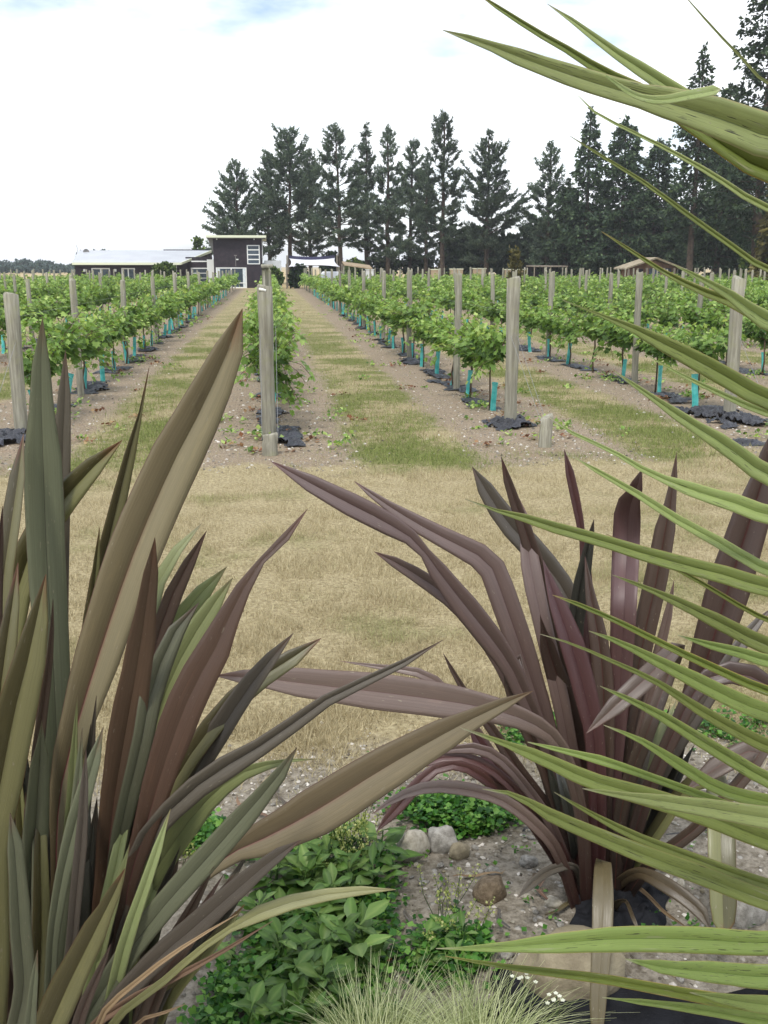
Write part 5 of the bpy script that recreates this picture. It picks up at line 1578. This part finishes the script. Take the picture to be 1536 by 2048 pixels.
Rr([(848, 1508, 1), (900, 1500, 18), (945, 1496, 26), (992, 1512, 26), (1042, 1562, 24), (1100, 1645, 24)], 2.9, 'f_mauve', (-.06, .02), fold=.3)
Rr([(930, 1438, 2), (962, 1490, 30), (1002, 1545, 36), (1052, 1595, 32), (1112, 1682, 30)], 3.0, 'f_maroon', (-.05, .04), fold=.4)
Rr([(886, 1306, 2), (911, 1352, 13), (942, 1402, 18), (986, 1462, 24), (1030, 1530, 30), (1090, 1612, 32), (1140, 1700, 30)], 2.95, 'f_umber', (-.05, .0), fold=.45)
Rr([(680, 1322, 1), (760, 1334, 12), (832, 1344, 22), (872, 1362, 22), (930, 1430, 22), (1010, 1550, 26)], 3.15, 'f_mauve', (-.05, .08), fold=.3)
Rr([(428, 1351, 2), (520, 1356, 46), (622, 1368, 70), (760, 1384, 84), (880, 1400, 80), (980, 1418, 62), (1062, 1446, 48), (1112, 1482, 38), (1140, 1540, 32), (1165, 1650, 30)], 2.3, 'f_mauve', (-.05, -.04), fold=.3, seg=28)
Rr([(1352, 1402, 2), (1322, 1480, 42), (1302, 1560, 40), (1270, 1660, 36)], 3.05, 'f_pale', (.05, .06), fold=.3)
Rr([(1372, 1580, 2), (1422, 1542, 44), (1480, 1508, 52), (1520, 1500, 40), (1500, 1540, 30), (1400, 1650, 30), (1300, 1730, 30)], 2.85, 'f_umber', (.06, -.02), fold=.3)
Rr([(1194, 2085, 24, 2.56), (1196, 2000, 38, 2.58), (1203, 1900, 46, 2.62), (1206, 1800, 48, 2.68), (1206, 1748, 42, 2.76), (1206, 1724, 34, 2.86)], 2.3, 'f_tan', (.0, .06), fold=.18, seg=24)
Rr([(1424, 1868, 2, 2.8), (1400, 1822, 34, 2.84), (1335, 1772, 36, 2.9), (1275, 1746, 26, 3.0)], 2.8, 'f_tan', (.03, .04), fold=.35)
Rr([(1448, 1880, 40, 2.72), (1446, 1800, 60, 2.74), (1443, 1700, 62, 2.78), (1440, 1610, 60, 2.86), (1430, 1560, 46, 2.95), (1380, 1570, 36, 3.02), (1300, 1680, 34, 3.1)], 2.7, 'f_olive', (.05, .04), fold=.25, seg=24)
Rr([(1034, 1797, 2, 2.85), (1062, 1768, 22, 2.9), (1102, 1740, 22, 2.98), (1150, 1735, 16, 3.05)], 2.8, 'f_dusk', (-.04, .0), fold=.4)
Rr([(1385, 1862, 1), (1330, 1825, 8), (1265, 1772, 10)], 2.75, 'f_dead', (.02, -.02), fold=.5)
Rr([(1284, 1880, 2), (1268, 1840, 9), (1250, 1802, 8)], 2.75, 'f_tan', (.02, -.04), fold=.5)
for i in range(24):
    f = (i + .5) / 24
    px = 1060 + 330 * f + rnd.uniform(-14, 14)
    tipy = 1330 + 200 * abs(f - .45) + rnd.uniform(-40, 130)
    w = rnd.uniform(30, 46)
    bx = 1160 + 80 * f
    Rr([(px, tipy, 2), (px * .75 + bx * .25, tipy + (1760 - tipy) * .25, w * .75), (px * .4 + bx * .6, tipy + (1760 - tipy) * .6, w)], rnd.uniform(2.95, 3.3),
       rnd.choice(('f_umber', 'f_umber', 'f_dark', 'f_maroon', 'f_dusk')), (-.06 + .12 * f, rnd.uniform(-.02, .14)), fold=.5, tw1=rnd.uniform(-.6, .6), seg=12)

# ---- cabbage tree at the right: stem out of the picture, leaves reaching in
STEM = PT(1990, 1024, 1.45); STEM.z = 0
CB = thing('cabbage_tree', 'young cabbage tree with long pale green speckled sword leaves reaching over the purple flax', 'cabbage tree', STEM)
mb = MB()
mb.tube([(0, 0, -.1), (.01, .0, .5), (-.01, .01, 1.1), (0, 0, 1.75), (0, 0, 2.05)], [.06, .05, .045, .04, .02], 10)
link('trunk', mb.mesh('trunk', M['bark'], True), CB)
def stem_at(py):
    lo, hi = 0.0, 3.0
    for _ in range(30):
        mid = (lo + hi) / 2
        if PR((STEM.x, STEM.y, mid))[1] > py: lo = mid
        else: hi = mid
    return Vector((STEM.x, STEM.y, (lo + hi) / 2))
def Cc(tr, dt, mat='c_green', drop=None, **k):
    ex, ey = tr[-1][0], tr[-1][1]
    px_, py_ = tr[-2][0], tr[-2][1]
    sl = (ey - py_) / max(20, ex - px_)
    sx = PR(STEM + Vector((0, 0, 1)))[0]
    by = ey + sl * (sx - ex) * .75 if drop is None else drop
    base = stem_at(min(2150, max(-150, by)))
    k.setdefault('base_w', .03); k['fold'] = k.get('fold', .3) + .2; k.setdefault('thick', .001); k.setdefault('wk', .74); k.setdefault('arc', 0.0)
    return traced_leaf(CB, tr, dt, base, mat, **k)
Cc([(885, 60, 1), (960, 84, 20), (1060, 122, 40), (1170, 160, 50), (1265, 188, 52), (1350, 210, 72), (1450, 240, 88), (1536, 272, 98)], 1.25, 'c_pale', fold=.2, seg=26, wk=.85)
traced_leaf(CB, [(1442, 178, 22), (1380, 190, 22), (1318, 200, 20), (1270, 190, 14)], 1.22, PT(1212, 152, 1.25), 'c_pale', base_w=.003, fold=.3, name='torn_strip', thick=.001)
Cc([(948, -18, 1), (1010, 24, 14), (1080, 68, 18), (1140, 102, 20), (1200, 140, 26), (1290, 184, 32), (1400, 258, 46), (1536, 340, 64)], 1.35, 'c_olive', fold=.5, seg=24)
Cc([(1095, 8, 1), (1150, 45, 14), (1220, 98, 26), (1300, 150, 38), (1370, 196, 46), (1450, 250, 50), (1536, 310, 56)], 1.4, 'c_pale', fold=.3)
Cc([(1340, -42, 1), (1430, 60, 6), (1480, 112, 7), (1536, 168, 8)], 1.2, 'c_pale', fold=.4)
Cc([(1155, 190, 1), (1192, 226, 6), (1262, 262, 9), (1332, 297, 11), (1420, 346, 15), (1536, 416, 20)], 1.5, 'c_pale', fold=.6)
Cc([(1140, 272, 1), (1200, 310, 8), (1290, 366, 11), (1380, 432, 14), (1470, 496, 16), (1536, 540, 18)], 1.3, 'c_green', fold=.6)
Cc([(1203, 463, 2), (1260, 500, 10), (1330, 545, 13), (1400, 580, 22), (1470, 606, 30), (1536, 640, 44)], 1.35, 'c_olive', fold=.5)
Cc([(1345, 528, 1), (1400, 556, 14), (1460, 590, 28), (1536, 642, 50)], 1.2, 'c_pale', fold=.3)
Cc([(1125, 600, 1), (1190, 626, 6), (1262, 655, 24), (1332, 690, 42), (1400, 725, 52), (1470, 764, 54), (1536, 800, 54)], 1.3, 'c_green', fold=.25)
Cc([(1225, 740, 1), (1290, 785, 16), (1370, 840, 32), (1450, 890, 48), (1536, 950, 56)], 1.2, 'c_pale', fold=.3)
Cc([(1290, 708, 1), (1350, 743, 8), (1430, 782, 15), (1536, 826, 22)], 1.5, 'c_pale', fold=.5)
Cc([(1100, 836, 2), (1150, 869, 10), (1220, 900, 12), (1300, 946, 18), (1400, 985, 42), (1470, 1006, 50), (1536, 1030, 52)], 1.35, 'c_pale', fold=.35)
Cc([(1150, 915, 1), (1200, 945, 14), (1270, 985, 20), (1350, 1036, 26), (1440, 1086, 32), (1536, 1140, 34)], 1.45, 'c_pale', fold=.35)
Cc([(930, 998, 1), (990, 1020, 9), (1050, 1036, 24), (1120, 1058, 32), (1200, 1080, 34), (1280, 1105, 40), (1370, 1130, 46), (1450, 1150, 50), (1536, 1176, 52)], 1.25, 'c_green', fold=.3)
Cc([(1212, 1068, 1), (1300, 1110, 10), (1400, 1164, 12), (1536, 1240, 15)], 1.45, 'c_olive', fold=.7)
Cc([(1225, 1150, 1), (1290, 1175, 14), (1360, 1206, 28), (1440, 1245, 42), (1536, 1292, 48)], 1.25, 'c_green', fold=.3)
Cc([(1105, 1190, 1), (1160, 1210, 12), (1240, 1245, 16), (1320, 1285, 19), (1420, 1332, 23), (1536, 1382, 28)], 1.4, 'c_olive', fold=.6)
Cc([(1080, 1268, 1), (1150, 1290, 7), (1230, 1325, 11), (1310, 1362, 17), (1400, 1420, 30), (1470, 1460, 36), (1536, 1492, 40)], 1.35, 'c_green', fold=.35)
Cc([(1178, 1262, 1), (1240, 1285, 16), (1310, 1320, 30), (1390, 1360, 44), (1470, 1400, 50), (1536, 1426, 50)], 1.2, 'c_green', fold=.25)
Cc([(1355, 1270, 1), (1420, 1290, 22), (1480, 1305, 30), (1536, 1322, 36)], 1.15, 'c_green', fold=.3)
Cc([(1200, 1372, 1), (1250, 1395, 14), (1320, 1430, 28), (1400, 1480, 36), (1470, 1522, 40), (1536, 1560, 42)], 1.25, 'c_green', fold=.35)
Cc([(920, 1455, 1), (990, 1480, 14), (1080, 1515, 36), (1180, 1560, 46), (1290, 1592, 52), (1400, 1627, 56), (1536, 1680, 56)], 1.3, 'c_green', fold=.25, seg=24)
Cc([(1055, 1484, 2), (1120, 1500, 14), (1200, 1520, 26), (1290, 1550, 22), (1400, 1590, 24), (1536, 1640, 26)], 1.45, 'c_green', fold=.3)
Cc([(1207, 1450, 1), (1280, 1480, 17), (1360, 1530, 32), (1440, 1578, 36), (1536, 1604, 42)], 1.4, 'c_green', fold=.3)
Cc([(965, 1578, 1), (1030, 1590, 14), (1100, 1630, 36), (1180, 1665, 42), (1290, 1710, 48), (1400, 1750, 52), (1536, 1802, 52)], 1.25, 'c_green', fold=.25, seg=24)
Cc([(1165, 1577, 1), (1240, 1590, 20), (1340, 1605, 40), (1440, 1620, 52), (1536, 1636, 60)], 1.15, 'c_pale', fold=.25)
Cc([(1108, 1584, 1), (1180, 1626, 15), (1270, 1672, 26), (1400, 1722, 32), (1536, 1770, 34)], 1.35, 'c_green', fold=.35)
Cc([(872, 1897, 1), (930, 1897, 10), (1010, 1894, 28), (1120, 1886, 52), (1250, 1878, 66), (1400, 1880, 68), (1536, 1886, 62)], 1.2, 'c_green', drop=1860, fold=.2, seg=24)
Cc([(890, 1912, 1), (960, 1925, 9), (1060, 1940, 20), (1200, 1957, 26), (1340, 1982, 30), (1440, 2000, 36), (1536, 2012, 42)], 1.25, 'c_olive', drop=2010, fold=.4)
Cc([(1250, 1918, 2), (1330, 1935, 36), (1430, 1945, 56), (1536, 1954, 64)], 1.12, 'c_green', drop=1950, fold=.25)
Cc([(1205, 1995, 1), (1300, 2006, 17), (1420, 2022, 28), (1536, 2042, 34)], 1.15, 'c_green', drop=2080, fold=.35)
Cc([(1380, 1985, 1), (1450, 1998, 30), (1536, 2010, 48)], 1.1, 'c_green', drop=2030, fold=.3)
for i in range(34):      # the rest of the head, out of the picture
    z = .8 + 1.2 * i / 34
    a = rnd.uniform(-1.9, 1.5)
    base = Vector((STEM.x, STEM.y, z))
    d = RIGHT * math.cos(a) + FH * math.sin(a)
    if d.dot(RIGHT) < .1: d = d - RIGHT * (d.dot(RIGHT) - .25); d.normalize()
    Lg = rnd.uniform(.6, .85)
    Pq = [base + d * (Lg * s) + Vector((0, 0, Lg * (.75 * s - .45 * s * s))) for s in [j / 9 for j in range(10)]]
    Wq = [.03, .032, .036, .04, .042, .042, .038, .03, .018, .001]
    me = strap_mesh(Pq, Wq, [Vector((0, 0, 1)) - d * .5] * 10, .3, .001, M['c_green'])
    for v in me.vertices: v.co = v.co - STEM
    link('leaf', me, CB)

# ------------------------------------------------------------------ weed mat, weeds, tussock
def cloth(name, quad_px, label, seed, amp, n=26, lift=.012, fr=6):
    V, F = [], []
    A_, B_, C_, D_ = [GR(*q) for q in quad_px]
    for j in range(n + 1):
        for i in range(n + 1):
            u, v = i / n, j / n
            p = A_ * (1 - u) * (1 - v) + B_ * u * (1 - v) + C_ * u * v + D_ * (1 - u) * v
            e = min(u, 1 - u, v, 1 - v) * 4
            q = p + Vector((.05 * mnoise.noise((u * 4, v * 4, seed)), .05 * mnoise.noise((u * 4, v * 4, seed + 5)), 0))
            z = gz(q.x, q.y) + lift + min(1, e) * amp * (1 - abs(mnoise.noise((q.x * fr, q.y * fr * .6, seed))) * 2 + .4 * mnoise.noise((q.x * fr * 3, q.y * fr * 3, seed)))
            V.append((q.x, q.y, z))
    F = [(j * (n + 1) + i, j * (n + 1) + i + 1, (j + 1) * (n + 1) + i + 1, (j + 1) * (n + 1) + i) for j in range(n) for i in range(n)]
    o = link(name, mesh_np(name, V, F, M['weedmat'], smooth=True))
    o.modifiers.new('thickness', 'SOLIDIFY').thickness = .002
    return tag(o, label, 'weed mat')
M['weedmat'] = plain('weed_mat', srgb(22, 22, 24), srgb(38, 39, 43), 7, .85, .4, 90, spec=.12)
cloth('weed_mat', ((930, 2110), (1620, 2110), (1620, 1985), (1000, 1960)), 'dark grey weed mat laid over the ground in front of the tan boulder', 3.3, .02)
cloth('weed_mat', ((1140, 1890), (1330, 1880), (1340, 1775), (1150, 1745)), 'black weed mat bunched round the foot of the purple flax', 8.1, .045, 60, .01, 13)

def weed_leaf_mesh(seed, lw=.34):
    r = random.Random(seed)
    n = 7
    P = [Vector((0, s, .28 * s - .36 * s * s + r.uniform(-.02, .02))) for s in [j / (n - 1) for j in range(n)]]
    prof = [.10, .16, .62, 1.0, .92, .55, .02]
    V, F, T = [], [], []
    for i, p in enumerate(P):
        w = prof[i] * lw / 2
        for u in (-1, -.5, 0, .5, 1):
            V.append((u * w, p.y, p.z + .10 * abs(u) * w * 2 + .02 * math.sin(i * 2.3 + u * 3 + seed)))
            T.append(.42 if u else .62)
    for i in range(n - 1):
        for j in range(4):
            F.append((i * 5 + j, i * 5 + j + 1, (i + 1) * 5 + j + 1, (i + 1) * 5 + j))
    return V, F, T
WL = []
for s in range(5):
    V, F, T = weed_leaf_mesh(s, .30 + .04 * s)
    sh = -.22 + .1 * s
    WL.append(mesh_np('leaf', V, F, M['weed_leaf'], tint=np.clip(np.array(T) + sh, 0, 1), smooth=True))
def weed_plant(px, py, size, nleaf, label, group):
    g = GR(px, py)
    T = thing('broadleaf_weed', label, 'weed', (g.x, g.y, gz(g.x, g.y)), rnd.uniform(0, 6.28), group)
    hgt = size * rnd.uniform(.5, 1.1)
    link('stem', MB().tube([(0, 0, -.01), (.01, 0, hgt * .6), (.0, .01, hgt)], [.004, .003, .002], 5).mesh('stem', M['weed_leaf']), T)
    for k in range(nleaf):
        o = link('leaf', rnd.choice(WL), T)
        f = k / nleaf
        s = size * rnd.uniform(.7, 1.15) * (1.0 - .35 * f)
        o.scale = (s * rnd.uniform(.8, 1.15), s, s)
        o.location = (0, 0, .008 + hgt * f)
        o.rotation_euler = (rnd.uniform(-.15, .55) + .35 * f, rnd.uniform(-.35, .35), k * 2.4 + rnd.uniform(-.4, .4))
grp = 'broadleaf weeds carpeting the ground beside the large flax'
cnt = 0
tries = 0
while cnt < 46 and tries < 3000:
    tries += 1
    px, py = rnd.uniform(330, 775), rnd.uniform(1735, 2090)
    if px > 775 - max(0, py - 1950) * .5: continue
    if px < 560 - (py - 1735) * .5: continue
    weed_plant(px, py, rnd.uniform(.10, .15), rnd.randint(9, 12), 'bright green broadleaf weed in the thick patch beside the large flax', grp); cnt += 1
for i in range(8):
    weed_plant(rnd.uniform(835, 945), rnd.uniform(1905, 1975), rnd.uniform(.06, .09), rnd.randint(7, 10), 'bright green broadleaf weed in the small patch between gravel and tan boulder', 'broadleaf weeds by the tan boulder')
for i in range(5):
    weed_plant(rnd.uniform(560, 740), rnd.uniform(1690, 1760), rnd.uniform(.07, .1), rnd.randint(8, 10), 'bright green broadleaf weed at the gravel edge of the thick patch', 'broadleaf weeds at the gravel edge')
# low clover and fine ground cover
cp = []
for _ in range(170):
    px, py = rnd.gauss(915, 42), rnd.gauss(1635, 15)
    if py < 1690: g = GR(px, py); cp.append((g.x, g.y, rnd.uniform(.5, 1.3)))
for _ in range(300):
    px, py = rnd.uniform(330, 780), rnd.uniform(1700, 2090)
    if px > 560 - (py - 1735) * .5: g = GR(px, py); cp.append((g.x, g.y, rnd.uniform(.4, 1.0)))
for _ in range(60):
    px, py = rnd.gauss(900, 40), rnd.gauss(1930, 30); g = GR(px, py); cp.append((g.x, g.y, rnd.uniform(.4, .9)))
for _ in range(120):
    px, py = rnd.uniform(1000, 1536), rnd.gauss(1460, 14); g = GR(px, py); cp.append((g.x, g.y, rnd.uniform(.3, .8)))
for _ in range(60):
    px, py = rnd.uniform(330, 500), rnd.gauss(1690, 20); g = GR(px, py); cp.append((g.x, g.y, rnd.uniform(.4, 1.0)))
leaf_stuff('clover', cp, .022, M['clover'], 'low green clover and ground cover in the garden bed', 'clover', .5, .075, 21, per=34, spread=.075)
# scattered weeds in the gravel
sp_ = []
for _ in range(130):
    px, py = rnd.uniform(740, 1500), rnd.uniform(1500, 1900); g = GR(px, py); sp_.append((g.x, g.y, rnd.uniform(.3, .8)))
leaf_stuff('gravel_weeds', sp_, .016, M['clover'], 'tiny scattered green weeds coming up through the gravel', 'weeds', .9, .05, 22, per=8, spread=.05)

def grass_clump(name, label, px, py, n, length, spread, mat, seed, droop=1.0, width=.0022, bias=(0, 0), cat='grass'):
    r = np.random.default_rng(seed)
    g = GR(px, py)
    T = thing(name, label, cat, (g.x, g.y, gz(g.x, g.y)))
    V, F, TT = [], [], []
    for i in range(n):
        a = r.uniform(0, 6.283); q = spread * math.sqrt(r.uniform())
        b = np.array([math.cos(a) * q, math.sin(a) * q, 0])
        a2 = a + r.normal(0, .7); Lg = length * r.uniform(.5, 1.15)
        d = np.array([math.cos(a2) + bias[0], math.sin(a2) + bias[1], 0]); le = r.uniform(.25, 1.0) * droop
        sd = np.array([-d[1], d[0], 0]) / (np.linalg.norm(d) + 1e-6)
        n0 = len(V); t = r.uniform(0, 1)
        for j in range(6):
            s = j / 5
            p = b + d * (Lg * le * s * s * .9 + Lg * .12 * s) + np.array([0, 0, Lg * (s * (1.0 - .25 * le) - .62 * le * s * s)])
            w = width * (1 - .85 * s)
            V.append(p - sd * w); V.append(p + sd * w); TT += [t, t]
        for j in range(5):
            F.append((n0 + 2 * j, n0 + 2 * j + 1, n0 + 2 * j + 3, n0 + 2 * j + 2))
    o = link('blades', mesh_np('blades', V, F, M[mat], tint=TT), T); o['kind'] = 'stuff'
    return T
grass_clump('grass_tussock', 'pale green fine leaved tussock grass in front of the weed mat', 760, 2150, 950, .28, .10, 'tussock', 3, 1.0, .0016, (.25, 0))
grass_clump('grass_tussock', 'pale green fine leaved tussock grass sprawling beside the tan boulder', 960, 2155, 950, .27, .10, 'tussock', 4, 1.1, .0016, (.2, 0))
def seeding(px, py, n, h, seed, label):
    r = np.random.default_rng(seed); g = GR(px, py)
    T = thing('seeding_weed', label, 'weed', (g.x, g.y, gz(g.x, g.y)))
    mb = MB(); P, D = [], []
    for i in range(n):
        a = r.uniform(0, 6.28); q = r.uniform(0, .07); ln = h * r.uniform(.6, 1.1)
        b = Vector((math.cos(a) * q, math.sin(a) * q, 0)); tp = b + Vector((r.normal(0, .05), r.normal(0, .05), ln)); md = b.lerp(tp, .5) + Vector((r.normal(0, .01), r.normal(0, .01), 0))
        mb.tube([b, md, tp], [.0014, .0011, .0007], 3, False)
        for k in range(26):
            s = r.uniform(.45, 1.0); p = md.lerp(tp, (s - .45) / .55)
            P.append(tuple(p + Vector((r.normal(0, .007), r.normal(0, .007), 0)))); D.append((r.normal(0, 1), r.normal(0, 1), 1.0))
    link('stems', mb.mesh('stems', M['weed_leaf']), T)['kind'] = 'stuff'
    P, D = np.array(P), np.array(D)
    V, F = place_leaves(P, D, r.normal(0, 1, P.shape), r.uniform(.004, .011, len(P)), DIAM)
    link('seed_heads', mesh_np('seed_heads', V, F, M['seedgrass'], tint=np.repeat(r.uniform(0, 1, len(P)), 4)), T)['kind'] = 'stuff'
seeding(690, 1745, 26, .22, 1, 'yellow green seeding weed standing at the edge of the gravel')
seeding(720, 1715, 16, .18, 2, 'shorter yellow green seeding weed beside the taller seeding one')
seeding(640, 1730, 14, .16, 3, 'thin yellow green seeding weed among the broadleaf weeds')
seeding(350, 1730, 18, .12, 4, 'yellow green seeding weed behind the lower flax leaves')
seeding(870, 1840, 7, .17, 5, 'few stemmed seeding weed in the grey gravel by the earthy lump')
seeding(920, 1900, 8, .16, 6, 'few stemmed seeding weed above the small weed patch')
# white flower sprigs by the boulder, and a scarlet flower among the weeds
M['petal_white'] = plain('white_petals', srgb(214, 216, 196), None, rough=.6)
M['petal_red'] = plain('scarlet_petals', srgb(214, 92, 60), None, rough=.6)
def flower(px, py, h, n, r_, mat, label, spread):
    g = GR(px, py); T = thing('flower', label, 'flower', (g.x, g.y, gz(g.x, g.y)))
    mb = MB().tube([(0, 0, -.01), (.005, 0, h * .6), (0, .004, h)], .0013, 4)
    link('stem', mb.mesh('stem', M['weed_leaf']), T)
    for i in range(n):
        c = Vector((rnd.gauss(0, spread), rnd.gauss(0, spread), h + rnd.gauss(0, spread * .6)))
        pm = MB()
        for k in range(5):
            a = 2 * math.pi * k / 5
            d = Vector((math.cos(a), math.sin(a), .25)); s = Vector((-math.sin(a), math.cos(a), 0))
            pm.quad_prism([c, c + d * r_ * .6 + s * r_ * .4, c + d * r_, c + d * r_ * .6 - s * r_ * .4], (0, 0, -.0006))
        link('blossom', pm.mesh('blossom', M[mat]), T)
flower(1045, 2030, .10, 9, .007, 'petal_white', 'sprig of tiny white flowers in front of the tan boulder', .02)
flower(1110, 2060, .08, 7, .007, 'petal_white', 'lower sprig of tiny white flowers over the weed mat', .02)
flower(777, 1935, .03, 1, .010, 'petal_red', 'tiny scarlet flower at the edge of the broadleaf weeds', 0)

# dead flax strips and dry bits lying in the bed
def litter(px, py, ln, w, a, mat, seed):
    g = GR(px, py); r = random.Random(seed)
    n = 8
    Pq = []
    for j in range(n):
        q = ln * (j / (n - 1) - .5)
        x, y = g.x + math.cos(a) * q + .02 * math.sin(j * .7 + seed), g.y + math.sin(a) * q
        Pq.append(Vector((x, y, gz(x, y) + .012 + .012 * abs(math.sin(j * .9 + seed)))))
    Wq = [w * (.35 + .65 * math.sin(math.pi * min(1, (j + .6) / (n - .5)))) for j in range(n)]; Wq[-1] = .001
    o = link('dead_leaf', strap_mesh(Pq, Wq, [Vector((r.uniform(-.4, .4), r.uniform(-.4, .4), 1))] * n, .5, .001, M[mat], crimp=.3, seed=seed))
    return tag(o, 'dry curled strip of dead flax leaf lying on the gravel', 'dead leaf', 'dead leaf strips on the gravel')
for i, (px, py) in enumerate(((1010, 1700), (1085, 1790), (960, 1760), (1120, 1830), (880, 1770), (760, 1700), (700, 1600), (560, 1590), (1340, 1720), (1400, 1680), (1290, 1640), (820, 1850), (500, 1620), (1070, 1660), (1000, 1860))):
    litter(px, py, rnd.uniform(.08, .26), rnd.uniform(.006, .018), rnd.uniform(0, 3.14), rnd.choice(('f_dead', 'f_tan', 'f_dusk')), i + 2)
# dry clippings and bits on the lawn (stuff)
xs, ys = scatter_frustum(9000, 3.6, 9.8, 1.0)
n = len(xs); a = rng.uniform(0, 6.283, n); ln = rng.uniform(.015, .045, n); wd = rng.uniform(.0008, .0018, n)
Pz = np.array([gz(x, y) for x, y in zip(xs.tolist(), ys.tolist())]) + rng.uniform(.012, .035, n)
d = np.stack([np.cos(a) * ln, np.sin(a) * ln, rng.normal(0, .012, n)], 1); sd = np.stack([-np.sin(a) * wd, np.cos(a) * wd, np.zeros(n)], 1)
C0 = np.stack([xs, ys, Pz], 1)
V = np.stack([C0 - sd, C0 + sd, C0 + d + sd * .3, C0 + d - sd * .3], 1).reshape(-1, 3)
M['clippings'] = foliage_mat('clippings', srgb(100, 82, 56), srgb(160, 144, 106), srgb(196, 184, 148), 0.1, .8, .1, 0)
tag(link('dry_clippings', mesh_np('dry_clippings', V, np.arange(4 * n).reshape(-1, 4), M['clippings'], tint=np.repeat(rng.uniform(0, 1, n), 4))), 'dry grass clippings scattered over the lawn', 'clippings', kind='stuff')

# ------------------------------------------------------------------ thin haze, added also to veil the dark trees as a lens does
hz = MB().box(-1510, 1510, -1010, 2210, -1.0, 34.0)
hm = bpy.data.materials.new('haze'); hm.use_nodes = True
hm.node_tree.nodes.clear()
ho = hm.node_tree.nodes.new('ShaderNodeOutputMaterial'); hv = hm.node_tree.nodes.new('ShaderNodeVolumePrincipled')
hv.inputs['Color'].default_value = (0.93, 0.95, 1.0, 1); hv.inputs['Density'].default_value = 0.00045; hv.inputs['Anisotropy'].default_value = 0.2
hm.node_tree.links.new(hv.outputs[0], ho.inputs['Volume'])
tag(hz.build('haze', hm), 'thin pale haze over the vineyard, added to soften the trees', 'haze', kind='stuff')
